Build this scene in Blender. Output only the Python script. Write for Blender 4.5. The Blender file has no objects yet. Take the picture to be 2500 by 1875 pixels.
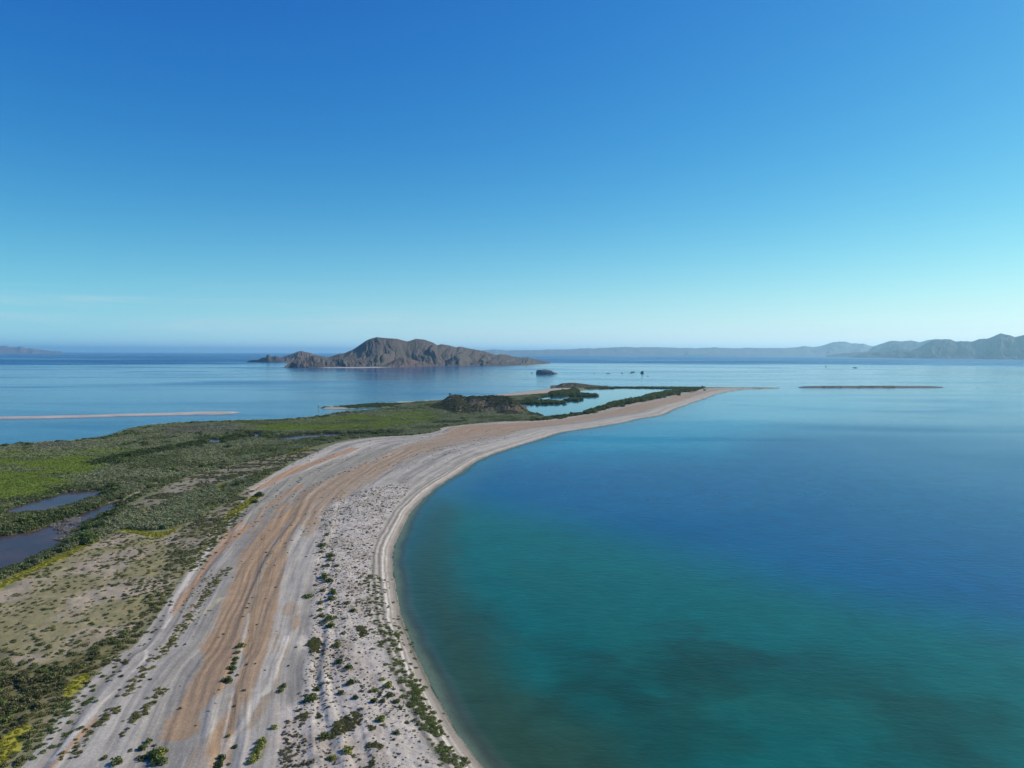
import bpy, math, random
import numpy as np

SC = bpy.context.scene
COL = SC.collection
random.seed(7)
RNG = np.random.default_rng(11)

# ------------------------------------------------------------------ camera, sky, sun, exposure
CAM_H = 60.0
FPX = 1667.0                       # focal length in pixels of a 2500 x 1875 picture
PITCH = math.radians(2.63)
ROLL = math.radians(0.17)
cam = bpy.data.cameras.new('camera')
cam.sensor_width = 36.0
cam.lens = 36.0 * FPX / 2500.0
cam.clip_start = 1.0
cam.clip_end = 120000.0
camo = bpy.data.objects.new('camera', cam)
COL.objects.link(camo)
camo.location = (0, 0, CAM_H)
from mathutils import Matrix
camo.rotation_euler = (Matrix.Rotation(math.pi / 2 - PITCH, 3, 'X') @ Matrix.Rotation(ROLL, 3, 'Z')).to_euler()
SC.camera = camo

SUN_EL, SUN_AZ = 31.0, 66.0         # degrees; azimuth clockwise from the view direction (+Y)
world = bpy.data.worlds.new('World')
SC.world = world
world.use_nodes = True
wn = world.node_tree
bg = wn.nodes['Background']
sky = wn.nodes.new('ShaderNodeTexSky')
sky.sky_type = 'NISHITA'
sky.sun_disc = False
sky.sun_elevation = math.radians(SUN_EL)
sky.sun_rotation = math.radians(SUN_AZ)
sky.air_density, sky.dust_density, sky.ozone_density = 1.0, 0.3, 3.0
sky.altitude = 60
# camera colour response: one curve per channel over the whole sky, and the pale band of thick air along the horizon,
# paler towards the sun
def wmath(op, a, b=None):
    nd = wn.nodes.new('ShaderNodeMath'); nd.operation = op
    for sock, v in ((nd.inputs[0], a), (nd.inputs[1], b)):
        if v is None: continue
        if isinstance(v, bpy.types.NodeSocket): wn.links.new(v, sock)
        else: sock.default_value = v
    return nd.outputs[0]
tc = wn.nodes.new('ShaderNodeTexCoord')
sxyz = wn.nodes.new('ShaderNodeSeparateXYZ')
wn.links.new(tc.outputs['Generated'], sxyz.inputs[0])
dotn = wn.nodes.new('ShaderNodeVectorMath'); dotn.operation = 'DOT_PRODUCT'
wn.links.new(tc.outputs['Generated'], dotn.inputs[0])
_e, _a = math.radians(SUN_EL), math.radians(SUN_AZ)
dotn.inputs[1].default_value = (math.sin(_a) * math.cos(_e), math.cos(_a) * math.cos(_e), math.sin(_e))
elev = wmath('MAXIMUM', wmath('ARCSINE', sxyz.outputs[2]), 0.0)
sep = wn.nodes.new('ShaderNodeSeparateColor')
comb = wn.nodes.new('ShaderNodeCombineColor')
wn.links.new(sky.outputs[0], sep.inputs[0])
# thin streaks of cirrus low over the sea, on the side away from the sun
cm = wn.nodes.new('ShaderNodeMapping'); cm.inputs['Scale'].default_value = (2.2, 2.2, 34.0); cm.inputs['Rotation'].default_value = (0.05, 0.03, 0)
wn.links.new(tc.outputs['Generated'], cm.inputs['Vector'])
cn = wn.nodes.new('ShaderNodeTexNoise'); cn.inputs['Scale'].default_value = 1.6; cn.inputs['Detail'].default_value = 6.0; cn.inputs['Roughness'].default_value = .6; cn.inputs['Distortion'].default_value = .5
wn.links.new(cm.outputs[0], cn.inputs['Vector'])
def wramp(v, a, b, lo, hi):
    nd = wn.nodes.new('ShaderNodeMapRange'); nd.interpolation_type = 'SMOOTHSTEP'
    wn.links.new(v, nd.inputs[0])
    for i_, q_ in enumerate((a, b, lo, hi)): nd.inputs[1 + i_].default_value = q_
    return nd.outputs[0]
cir = wmath('MULTIPLY', wramp(cn.outputs['Fac'], .46, .72, 0, .42), wmath('MULTIPLY', wramp(elev, math.radians(.5), math.radians(1.6), 0, 1), wramp(elev, math.radians(2.2), math.radians(6.0), 1, 0)))
cir = wmath('MULTIPLY', cir, wramp(dotn.outputs['Value'], .10, .62, 1, .25))
for k, (m, g, a, b) in enumerate([(.57, 1.62, .54, .52), (.97, 1.13, .87, .17), (.93, .56, .96, .04)]):
    hzn = wmath('EXPONENT', wmath('DIVIDE', elev, -math.radians((3.8, 5.0, 4.6)[k])))
    inv = wmath('SUBTRACT', 1.0, hzn)
    c = wmath('MULTIPLY', wmath('POWER', wmath('MULTIPLY', sep.outputs[k], 0.1), g), m * 10)
    h = wmath('MAXIMUM', wmath('ADD', wmath('MULTIPLY', dotn.outputs['Value'], b * 10), a * 10), 0.3)
    tot = wmath('ADD', wmath('MULTIPLY', c, inv), wmath('MULTIPLY', h, hzn))
    tot = wmath('ADD', wmath('MULTIPLY', tot, wmath('SUBTRACT', 1.0, cir)), wmath('MULTIPLY', cir, (6.2, 7.6, 8.2)[k]))
    wn.links.new(tot, comb.inputs[k])
wn.links.new(comb.outputs[0], bg.inputs['Color'])
bg.inputs['Strength'].default_value = 0.1

sun = bpy.data.lights.new('sun', 'SUN')
sun.energy = 5.0
sun.angle = math.radians(0.5)
sun.color = (1.0, 0.91, 0.78)
suno = bpy.data.objects.new('sun', sun)
COL.objects.link(suno)
suno.rotation_euler = (math.radians(90 - SUN_EL), 0, math.radians(180 - SUN_AZ))
suno.location = (0, 0, 400)

SC.view_settings.view_transform = 'Standard'
SC.view_settings.look = 'None'
SC.view_settings.gamma = 1.0
SC.view_settings.exposure = 0.0
SC.view_settings.use_curve_mapping = False
SC.cycles.use_denoising = True
SC.cycles.max_bounces = 8
SC.cycles.transparent_max_bounces = 12
SC.cycles.volume_bounces = 1

# ------------------------------------------------------------------ maths helpers
Rm = np.array(camo.rotation_euler.to_matrix())

def ray(px, py):
    v = np.stack([np.asarray(px, float) - 1250.0, 937.5 - np.asarray(py, float), np.full(np.shape(px), -FPX)], -1)
    return v @ Rm.T

def gp(pts, z=0.0):
    """photo points -> where their sight line meets the level z"""
    p = np.asarray(pts, float)
    d = ray(p[..., 0], p[..., 1])
    t = (z - CAM_H) / d[..., 2]
    return d[..., :2] * t[..., None]

def azr(px, r):
    """point at photo column px (on the horizon) and ground range r"""
    d = ray(np.asarray(px, float), np.full(np.shape(px), 862.0))
    n = np.hypot(d[..., 0], d[..., 1])
    return d[..., :2] / n[..., None] * np.asarray(r)[..., None]

def height_at(px, py, r):
    """height of the point seen at (px, py) at ground range r"""
    d = ray(px, py)
    return CAM_H + d[..., 2] / np.hypot(d[..., 0], d[..., 1]) * r

def _hash(ix, iy, seed):
    h = (ix.astype(np.int64) * 374761393 + iy.astype(np.int64) * 668265263 + seed * 1442695041) & 0xffffffff
    h = ((h ^ (h >> 13)) * 1274126177) & 0xffffffff
    h = (h ^ (h >> 16)) & 0xffffff
    return h / float(0xffffff)

def vn(x, y, seed=0):
    ix, iy = np.floor(x), np.floor(y)
    fx, fy = x - ix, y - iy
    ux, uy = fx * fx * fx * (fx * (fx * 6 - 15) + 10), fy * fy * fy * (fy * (fy * 6 - 15) + 10)
    a, b = _hash(ix, iy, seed), _hash(ix + 1, iy, seed)
    c, d = _hash(ix, iy + 1, seed), _hash(ix + 1, iy + 1, seed)
    return (a * (1 - ux) + b * ux) * (1 - uy) + (c * (1 - ux) + d * ux) * uy

def fbm(x, y, seed=0, octv=4):
    s, a, n = 0.0, 1.0, 0.0
    for k in range(octv):
        s = s + a * vn(x * 2 ** k + 17.3 * k, y * 2 ** k - 9.1 * k, seed + k)
        n += a
        a *= 0.5
    return s / n

def sst(a, b, x):
    t = np.clip((x - a) / (b - a), 0, 1)
    return t * t * (3 - 2 * t)

def pl_dist(P, L, closed=False):
    """distance to a polyline, and arc length at the nearest point"""
    L = np.asarray(L, float)
    if closed:
        L = np.vstack([L, L[:1]])
    best = np.full(len(P), 1e18)
    arc = np.zeros(len(P))
    acc = 0.0
    for a, b in zip(L[:-1], L[1:]):
        e = b - a
        l2 = max(e @ e, 1e-9)
        t = np.clip(((P - a) @ e) / l2, 0, 1)
        q = P - a - t[:, None] * e
        d = q[:, 0] ** 2 + q[:, 1] ** 2
        m = d < best
        best[m] = d[m]
        arc[m] = acc + t[m] * math.sqrt(l2)
        acc += math.sqrt(l2)
    return np.sqrt(best), arc

def inside(P, poly):
    x, y = P[:, 0], P[:, 1]
    r = np.zeros(len(P), bool)
    n = len(poly)
    for i in range(n):
        x1, y1 = poly[i]
        x2, y2 = poly[(i + 1) % n]
        c = (y1 > y) != (y2 > y)
        if abs(y2 - y1) > 1e-12:
            r ^= c & (x < (x2 - x1) * (y - y1) / (y2 - y1) + x1)
    return r

def sd(P, poly, margin=None):
    """signed distance, positive inside; far points (beyond margin of the box) get -margin"""
    poly = np.asarray(poly, float)
    out = np.full(len(P), -1e6 if margin is None else -float(margin))
    m = np.ones(len(P), bool)
    if margin is not None:
        lo, hi = poly.min(0) - margin, poly.max(0) + margin
        m = (P[:, 0] > lo[0]) & (P[:, 0] < hi[0]) & (P[:, 1] > lo[1]) & (P[:, 1] < hi[1])
    if m.any():
        d, _ = pl_dist(P[m], poly, True)
        out[m] = np.where(inside(P[m], poly), d, -d)
    return out

def smooth(pts, n=4, closed=False):
    """Catmull-Rom refinement of a traced line"""
    p = np.asarray(pts, float)
    q = np.vstack([p[-1:], p, p[:2]]) if closed else np.vstack([2 * p[0] - p[1], p, 2 * p[-1] - p[-2]])
    out = []
    for i in range(1, len(q) - 2):
        for k in range(n):
            t = k / n
            a, b, c, d = q[i - 1], q[i], q[i + 1], q[i + 2]
            out.append(0.5 * (2 * b + (c - a) * t + (2 * a - 5 * b + 4 * c - d) * t * t + (3 * b - a - 3 * c + d) * t ** 3))
    if not closed:
        out.append(p[-1])
    return np.array(out)

def mesh_obj(name, verts, faces, mat, parent=None, sm=True, attrs=None):
    me = bpy.data.meshes.new(name)
    verts = np.asarray(verts, np.float32)
    faces = np.asarray(faces, np.int32)
    nv, nf, k = len(verts), len(faces), faces.shape[1]
    me.vertices.add(nv); me.vertices.foreach_set('co', verts.ravel())
    me.loops.add(nf * k); me.loops.foreach_set('vertex_index', faces.ravel())
    me.polygons.add(nf)
    me.polygons.foreach_set('loop_start', np.arange(nf, dtype=np.int32) * k)
    me.polygons.foreach_set('loop_total', np.full(nf, k, np.int32))
    me.polygons.foreach_set('use_smooth', np.full(nf, sm, bool))
    me.update(calc_edges=True)
    for an, (ty, arr) in (attrs or {}).items():
        at = me.attributes.new(an, ty, 'POINT')
        arr = np.asarray(arr, np.float32)
        if ty == 'FLOAT_COLOR':
            if arr.shape[1] == 3:
                arr = np.hstack([arr, np.ones((len(arr), 1), np.float32)])
            at.data.foreach_set('color', arr.ravel())
        else:
            at.data.foreach_set('value', arr.ravel())
    if mat is not None:
        me.materials.append(mat)
    o = bpy.data.objects.new(name, me)
    COL.objects.link(o)
    if parent is not None:
        o.parent = parent
    return o

def grid_faces(nr, nc):
    i = np.arange(nr - 1)[:, None] * nc + np.arange(nc - 1)[None, :]
    return np.stack([i, i + 1, i + nc + 1, i + nc], -1).reshape(-1, 4)

def tag(o, label=None, cat=None, group=None, kind=None):
    if label: o['label'] = label
    if cat: o['category'] = cat
    if group: o['group'] = group
    if kind: o['kind'] = kind
    return o

# ------------------------------------------------------------------ material helpers
class NT:
    def __init__(self, name):
        self.m = bpy.data.materials.new(name)
        self.m.use_nodes = True
        self.t = self.m.node_tree
        self.out = self.t.nodes['Material Output']
        self.bsdf = self.t.nodes['Principled BSDF']
    def n(self, ty, **kw):
        nd = self.t.nodes.new(ty)
        for k, v in kw.items():
            setattr(nd, k, v)
        return nd
    def l(self, a, b):
        self.t.links.new(a, b)
    def val(self, sock, v):
        if hasattr(v, 'links') or isinstance(v, bpy.types.NodeSocket):
            self.l(v, sock)
        else:
            sock.default_value = v
    def math(self, op, a, b=None, c=None, clamp=False):
        nd = self.n('ShaderNodeMath', operation=op, use_clamp=clamp)
        self.val(nd.inputs[0], a)
        if b is not None: self.val(nd.inputs[1], b)
        if c is not None: self.val(nd.inputs[2], c)
        return nd.outputs[0]
    def mix(self, f, a, b, blend='MIX'):
        nd = self.n('ShaderNodeMix', data_type='RGBA', blend_type=blend)
        self.val(nd.inputs[0], f); self.val(nd.inputs[6], a); self.val(nd.inputs[7], b)
        return nd.outputs[2]
    def noise(self, vec, scale, detail=4.0, rough=0.55, dist=0.0):
        nd = self.n('ShaderNodeTexNoise')
        nd.inputs['Scale'].default_value = scale
        nd.inputs['Detail'].default_value = detail
        nd.inputs['Roughness'].default_value = rough
        nd.inputs['Distortion'].default_value = dist
        if vec is not None: self.l(vec, nd.inputs['Vector'])
        return nd.outputs['Fac']
    def pos(self):
        return self.n('ShaderNodeNewGeometry').outputs['Position']
    def mapped(self, vec, scale=(1, 1, 1), rot=(0, 0, 0), loc=(0, 0, 0)):
        nd = self.n('ShaderNodeMapping')
        self.l(vec, nd.inputs['Vector'])
        nd.inputs['Scale'].default_value = scale
        nd.inputs['Rotation'].default_value = rot
        nd.inputs['Location'].default_value = loc
        return nd.outputs[0]
    def ramp(self, f, a, b, lo=0.0, hi=1.0):
        nd = self.n('ShaderNodeMapRange', clamp=True)
        self.val(nd.inputs[0], f)
        nd.inputs[1].default_value, nd.inputs[2].default_value = a, b
        nd.inputs[3].default_value, nd.inputs[4].default_value = lo, hi
        return nd.outputs[0]
    def attr(self, name, ty='GEOMETRY'):
        return self.n('ShaderNodeAttribute', attribute_name=name, attribute_type=ty)
    def bump(self, h, strength, dist):
        nd = self.n('ShaderNodeBump')
        nd.inputs['Strength'].default_value = strength
        nd.inputs['Distance'].default_value = dist
        self.l(h, nd.inputs['Height'])
        return nd.outputs[0]

V3 = lambda r, g, b: (r, g, b, 1.0)

def ground_material(name, grain=1.0, streaks=False):
    T = NT(name)
    p = T.pos()
    col = T.attr('ground_colour').outputs['Color']
    n1 = T.noise(p, 0.35, 5.0, 0.62)
    n2 = T.noise(p, 2.2, 4.0, 0.65)
    n3 = T.noise(p, 9.0, 3.0, 0.7)
    f = T.math('MULTIPLY', T.ramp(n1, 0.3, 0.7, 1 - 0.12 * grain, 1 + 0.12 * grain), T.ramp(n2, 0.3, 0.7, 1 - 0.14 * grain, 1 + 0.14 * grain))
    f = T.math('MULTIPLY', f, T.ramp(n3, 0.3, 0.7, 1 - 0.13 * grain, 1 + 0.13 * grain))
    if streaks:
        cv = T.n('ShaderNodeCombineXYZ')
        T.l(T.math('MULTIPLY', T.attr('along').outputs['Fac'], 1 / 26.0), cv.inputs[0])
        T.l(T.math('MULTIPLY', T.attr('across').outputs['Fac'], 95.0), cv.inputs[1])
        s1 = T.noise(cv.outputs[0], 1.0, 6.0, 0.68, 0.35)
        k = T.attr('beachy').outputs['Fac']
        sf_ = T.math('ADD', 1.0, T.math('MULTIPLY', k, T.ramp(s1, 0.3, 0.7, -0.20, 0.18)))
        f = T.math('MULTIPLY', f, sf_)
    vm = T.n('ShaderNodeVectorMath', operation='SCALE')
    T.l(col, vm.inputs[0]); T.l(f, vm.inputs['Scale'])
    T.l(vm.outputs[0], T.bsdf.inputs['Base Color'])
    T.bsdf.inputs['Roughness'].default_value = 0.9
    T.bsdf.inputs['Specular IOR Level'].default_value = 0.15
    T.l(T.bump(T.math('ADD', T.math('MULTIPLY', n2, 0.6), T.math('MULTIPLY', n3, 0.25)), 0.5, 0.25), T.bsdf.inputs['Normal'])
    return T.m

def rock_material(name, c1, c2, c3, scale=1.0, bump=3.0):
    T = NT(name)
    p = T.pos()
    n1 = T.noise(p, 0.012 * scale, 6.0, 0.6)
    n2 = T.noise(p, 0.06 * scale, 6.0, 0.65)
    n3 = T.noise(p, 0.25 * scale, 4.0, 0.65)
    c = T.mix(T.ramp(n1, 0.4, 0.62), V3(*c1), V3(*c2))
    c = T.mix(T.ramp(n2, 0.48, 0.68), c, V3(*c3))
    c = T.mix(T.ramp(n3, 0.5, 0.7, 0.0, 0.55), c, V3(*[v * 0.45 for v in c3]))
    T.l(c, T.bsdf.inputs['Base Color'])
    T.bsdf.inputs['Roughness'].default_value = 0.95
    T.bsdf.inputs['Specular IOR Level'].default_value = 0.1
    T.l(T.bump(T.math('ADD', n2, T.math('MULTIPLY', n3, 0.4)), 0.8, bump), T.bsdf.inputs['Normal'])
    return T.m

# ------------------------------------------------------------------ traced outlines (photo points)
SHORE = [(1330, 2050), (1250, 1960), (1181, 1875), (1143.6, 1828), (1114.6, 1788), (1082, 1728.7), (1053, 1676), (1028, 1625.6), (1008, 1580.4),
         (982, 1511), (967.6, 1442.7), (961, 1388), (960, 1352), (967, 1320), (977, 1301), (998, 1258), (1028, 1223), (1068, 1188),
         (1123, 1153.6), (1162.5, 1126), (1202, 1109), (1262, 1089), (1311.7, 1074), (1366, 1056.6), (1406, 1050), (1475.8, 1039),
         (1526.6, 1030), (1553.7, 1022.8), (1613, 1012.9), (1644, 999), (1689, 983), (1725, 970.4), (1750.8, 961), (1779.7, 955),
         (1819, 949.8), (1879, 948.3), (1912, 947.2)]
NORTH = [(1880, 946.2), (1800, 945.9), (1720, 945), (1650, 944.6), (1580, 944.2), (1500, 944), (1440, 944.5), (1393, 944.5), (1355.6, 947.5), (1303, 954),
         (1249, 960), (1207, 964.5), (1140, 971), (1077, 976.3), (1021, 979.5), (936, 984.2), (913, 985.5), (877, 988), (831, 991.5),
         (800, 992), (786, 994.5), (790, 998), (813, 998.6), (837, 998.4), (858.5, 997.5), (895, 995.5), (931, 994.3), (950, 995.5), (935, 998),
         (895, 1003), (840, 1006), (804, 1010), (782, 1016), (750, 1022), (696, 1025), (588, 1027), (545, 1029), (467, 1032), (400, 1035),
         (330, 1044), (300, 1053), (262, 1067), (215, 1073), (168, 1079), (90, 1082), (43, 1087), (0, 1090), (-200, 1112), (-700, 1170), (-1300, 1300),
         (-1700, 1900), (-1700, 2600), (600, 2600), (1330, 2200)]
LAGOON = [(1270, 983.5), (1320, 971), (1341, 968), (1381, 966.5), (1400, 961), (1420, 955), (1429, 951.5), (1470, 950), (1487, 949.4), (1508, 947.4),
          (1599, 948.6), (1660, 949), (1690, 950.8), (1675, 953.5), (1640, 956), (1618, 959.5), (1586, 966), (1555, 975), (1518, 981.5), (1496, 986.5), (1462, 999),
          (1447, 1004), (1418, 1011.5), (1374, 1016.5), (1357, 1018), (1335, 1018.5), (1300, 1008), (1280, 1001), (1266, 993)]
POND_A = [(8, 1248), (49, 1233), (81, 1224), (126.6, 1211.5), (155.5, 1203), (199, 1199.7), (240.5, 1197), (258, 1199.7), (226, 1211.5), (190, 1224),
          (135.6, 1240), (108.5, 1246), (54, 1250), (20, 1252)]
POND_B = [(298, 1219.5), (253, 1233), (217, 1247.6), (181, 1262), (144.7, 1273), (90, 1294.5), (54, 1302), (0, 1309), (-120, 1320), (-160, 1420), (-60, 1404),
          (0, 1389), (54, 1371), (90, 1353), (130, 1334), (155.5, 1316), (175, 1296), (205, 1275), (240, 1258), (271, 1240), (300, 1226)]
POND_C = [(507.6, 1071), (523, 1072.5), (541, 1071.5), (552, 1079.5), (535.6, 1081.2), (510, 1080.5)]
POND_D = [(599, 1057.3), (626, 1057.7), (641, 1061.5), (622, 1068), (602.5, 1063)]
POND_E = [(679, 1069), (716, 1064), (752.6, 1060.5), (800, 1058.5), (844, 1058), (900, 1057), (955, 1056.5), (957, 1059.5), (900, 1061.5), (850, 1062.5), (800, 1066.5),
          (750, 1069), (725.5, 1072.5), (682, 1074.5)]
POND_F = [(1093, 1034.6), (1100, 1032.6), (1110, 1032.6), (1106, 1035)]
INNER = [(-120, 2050), (60, 1875), (190, 1702), (289, 1607), (336, 1575), (436, 1432), (463, 1394), (523, 1323), (566, 1255), (600, 1215), (655, 1168), (707, 1137), (760, 1112), (822, 1085),
         (913, 1070), (1003, 1065), (1060, 1056), (1078, 1046), (1158, 1036.5), (1231, 1031), (1285, 1029.6), (1348, 1025), (1375, 1018.5), (1450, 1007), (1481, 999), (1535, 987),
         (1590, 978.5), (1635, 967), (1671, 958), (1716, 950), (1800, 947), (1912, 946.8)]
shore = gp(smooth(SHORE, 3), 0.0)
north = gp(NORTH, 0.0)
land = np.vstack([shore, north])
lagoon = gp(LAGOON)
ponds = [gp(p, 0.15) for p in (POND_A, POND_B, POND_C, POND_D, POND_E, POND_F)]
inner = gp(smooth(INNER, 3), 1.2)
beach_poly = np.vstack([shore, inner[::-1]])

# vegetation / soil zones
Z_MARSH = gp([(-700, 1172), (-200, 1113), (0, 1091), (90, 1082.5), (168, 1079), (262, 1067), (300, 1054), (330, 1045), (400, 1036), (467, 1033), (588, 1028), (696, 1026), (782, 1017), (840, 1007), (895, 1004), (947, 996),
              (1020, 982), (1077, 979), (1140, 975), (1240, 964), (1303, 957), (1350, 951), (1400, 951), (1420, 957), (1390, 966), (1341, 970), (1280, 985), (1283, 1001), (1335, 1019), (1374, 1017), (1418, 1012),
              (1447, 1004), (1496, 987), (1555, 976), (1586, 967), (1640, 957), (1690, 952), (1716, 950), (1671, 958), (1635, 967), (1590, 978.5), (1535, 987), (1481, 999), (1450, 1007), (1375, 1018.5),
              (1348, 1025), (1285, 1029.6), (1231, 1031), (1158, 1036.5), (1078, 1046), (1068, 1056), (1048, 1061), (1003, 1066), (913, 1070), (858, 1075), (822, 1081), (750, 1097), (689, 1114), (630, 1125), (563, 1138),
              (490, 1154), (400, 1187), (300, 1232), (335, 1247), (370, 1240), (460, 1208), (500, 1200), (560, 1186), (640, 1160), (707, 1139), (650, 1168), (599, 1200), (563, 1223), (520, 1252), (472, 1278),
              (400, 1300), (330, 1295), (289, 1296), (235, 1318), (181, 1343), (130, 1364), (80, 1386), (0, 1420), (-300, 1520), (-900, 1500)], 0.5)
Z_GREEN1 = gp([(-400, 1140), (0, 1104), (108, 1099), (235, 1092), (325, 1098), (331, 1107), (289, 1114), (254, 1133), (226, 1161), (181, 1179), (127, 1203), (72, 1229), (0, 1250), (-400, 1330)], 1.5)
Z_GREEN2 = gp([(581, 1030), (752, 1026), (800, 1018), (931, 1006), (1057, 998), (1066, 1019), (1003, 1042), (858, 1049), (750, 1052), (707, 1051), (617, 1050), (581, 1040)], 1.5)
Z_BROWN = [gp([(60, 1083), (181, 1079), (235, 1086), (181, 1093), (70, 1098)], 1.0), gp([(380, 1048), (480, 1040), (560, 1036), (612, 1040), (600, 1050), (480, 1058), (390, 1064)], 1.0)]
Z_DARKROW = gp(smooth([(253, 1128), (290, 1118), (334, 1108), (400, 1099), (463, 1088), (500, 1081), (560, 1072), (590, 1065)], 3), 1.0)
Z_FIELD = gp([(-400, 1500), (0, 1437), (90, 1380), (181, 1344), (235, 1318), (289, 1295), (362, 1305), (420, 1300), (472, 1278), (520, 1255), (566, 1255), (523, 1323), (463, 1394), (436, 1432), (372, 1520),
              (336, 1575), (289, 1607), (190, 1702), (60, 1875), (-150, 2050), (-700, 2050)], 1.0)
Z_THICK = gp([(-300, 1640), (0, 1585), (60, 1610), (150, 1620), (230, 1570), (300, 1545), (400, 1440), (436, 1432), (372, 1520), (336, 1575), (289, 1607), (190, 1702), (60, 1875), (-150, 2050), (-700, 2050)], 1.0)
Z_YELLOW = [gp(p, 0.8) for p in (
    [(-60, 1450), (0, 1420), (60, 1392), (92, 1373), (150, 1349), (200, 1326), (235, 1312), (240, 1320), (181, 1348), (120, 1378), (80, 1396), (40, 1418), (0, 1437), (-60, 1468)],
    [(289, 1292), (330, 1290), (360, 1300), (400, 1302), (440, 1290), (420, 1308), (385, 1318), (360, 1312), (310, 1300)],
    [(530, 1212), (545, 1205), (552, 1186), (545, 1182), (528, 1195)],
    [(560, 1255), (585, 1236), (622, 1214), (640, 1214), (620, 1232), (590, 1252), (560, 1270), (545, 1282)],
    [(700, 1108), (740, 1099), (760, 1095), (750, 1102), (705, 1113)],
    [(150, 1700), (190, 1660), (215, 1655), (225, 1662), (200, 1685), (165, 1715)],
    [(0, 1830), (40, 1790), (75, 1780), (60, 1820), (20, 1870), (-10, 1900)])]
Z_PALE = gp(smooth([(783, 1280), (800, 1240), (850, 1215), (920, 1190), (1000, 1180), (985, 1215), (955, 1250), (935, 1280), (924, 1316), (922, 1406), (942, 1497), (962, 1551), (980, 1590), (998, 1632), (1034, 1690),
                    (1062, 1745), (1090, 1800), (1135, 1864), (1180, 1930), (1230, 2020), (660, 2020), (677, 1875), (680, 1846), (698, 1792), (725, 1710), (743, 1647), (752, 1593), (745, 1580), (760, 1551), (760, 1479), (769, 1424),
                    (769, 1361)], 2, True), 1.2)

# ------------------------------------------------------------------ ground sheet
d_az = 0.075
AZ = np.radians(np.arange(-50, 25.01, d_az))
DY = np.concatenate([np.arange(58, 330, 0.9), np.arange(330, 1110, 1.6), np.linspace(1115, 1800, 30)])      # rows are CAM_H * FPX / DY metres out
RR = CAM_H * FPX / DY
nr, nc = len(RR), len(AZ)
GX = (RR[:, None] * np.sin(AZ)[None, :]).ravel()
GY = (RR[:, None] * np.cos(AZ)[None, :]).ravel()
P = np.stack([GX, GY], -1)
d_land = sd(P, land)
keep = d_land > -45
Pk = P[keep]
dl = d_land[keep]
d_sh, s_sh = pl_dist(Pk, shore)
d_in, _ = pl_dist(Pk, inner)
in_beach = inside(Pk, beach_poly)
t_b = d_sh / (d_sh + d_in + 1e-6)
d_lag = sd(Pk, lagoon, 120)
d_pond = np.full(len(Pk), -60.0)
for q in ponds:
    d_pond = np.maximum(d_pond, sd(Pk, q, 60))
x, y = Pk[:, 0], Pk[:, 1]
rk = np.hypot(x, y)
wet = np.maximum(d_lag, d_pond)
dd = np.minimum(dl, -wet)                                # distance to the nearest water, + on land
dd = dd + (fbm(x / 6, y / 6, 3) - 0.5) * np.clip(rk / 250, 0.4, 4)
bside = np.where(in_beach, 1.0, sst(40, 0, d_in))
z = np.where(dl < 0, np.maximum(-5, np.where(dl > -14, 0.085 * dl, -1.2 + 0.14 * (dl + 14))), 0)
zb = 1.7 * (1 - np.exp(-np.maximum(dd, 0) / 7))
zm = 0.7 * (1 - np.exp(-np.maximum(dd, 0) / 5))
zl = zb * bside + zm * (1 - bside)
ridge = vn(t_b * 34 + (fbm(s_sh / 70, t_b * 3, 5) - .5) * 5, s_sh / 160, 6)
ridge2 = vn(t_b * 80 + (fbm(s_sh / 40, t_b * 5, 8) - .5) * 6, s_sh / 90, 9)
inb = in_beach & (dl > 0)
zl = zl + np.where(inb, sst(5, 20, d_sh) * ((ridge - .5) * 0.38 + (ridge2 - .5) * 0.12) * sst(0, .06, 1 - t_b), 0)
d_pale = sd(Pk, Z_PALE, 40)
cusp = (fbm(s_sh / 4.5, s_sh * 0, 15) - .5) * .16 + (fbm(s_sh / 18, s_sh * 0, 16) - .5) * .16
zl = zl + np.exp(-np.abs(dl) / 2.5) * cusp * bside
z = z + np.where(dl < 0, np.exp(-np.abs(dl) / 2.5) * cusp * bside, 0)
zl = zl + sst(-1, 3, d_pale) * (fbm(x / 1.8, y / 1.8, 12) - 0.45) * 0.36
d_field = sd(Pk, Z_FIELD, 60)
zl = zl + sst(0, 4, d_field) * (fbm(x / 3, y / 3, 13) - 0.45) * 0.5
z = np.where(dl > 0, np.where(wet > 0, -0.25 - np.minimum(wet, 8) * 0.12, zl + 0.02), z)
z = np.where((dl > 0) & (wet > -1.5) & (wet <= 0), np.minimum(z, 0.02 + 0.25 * -wet), z)

# --- soil colours
def C(*v): return np.array(v, float)
GREY, DGREY, PALE, WHITE = C(.310, .295, .268), C(.215, .205, .188), C(.42, .393, .352), C(.57, .53, .47)
TAN, ORANGE, BROWN, OLIVE, YELLOW = C(.325, .235, .155), C(.355, .230, .145), C(.235, .175, .115), C(.20, .185, .075), C(.30, .29, .03)
MUD, GREENG, PINK = C(.150, .160, .085), C(.16, .215, .03), C(.345, .292, .220)
col = np.empty((len(Pk), 3))
col[:] = MUD
def paint(mask, c):
    m = np.clip(mask, 0, 1)[:, None]
    col[:] = col * (1 - m) + c * m
nz = fbm(x / 9, y / 9, 21)
nzf = fbm(x / 2.5, y / 2.5, 22)
nzb = fbm(x / 30, y / 30, 23)
# beach base: grey shingle with ridge-parallel stripes
st1 = ridge
st2 = vn(t_b * 55 + (fbm(s_sh / 60, t_b * 4, 31) - .5) * 5, s_sh / 130, 32)
st3 = vn(t_b * 130 + (fbm(s_sh / 50, t_b * 9, 33) - .5) * 8, s_sh / 60, 34)
stripe = 0.45 * st1 + 0.35 * st2 + 0.2 * st3 + (nz - .5) * 0.3
base = DGREY + (PALE - DGREY) * sst(0.25, 0.75, stripe)[:, None]
base = base * 0.75 + GREY * 0.25
mb = np.where(inb, 1.0, 0.0)
paint(mb, base)

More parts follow.
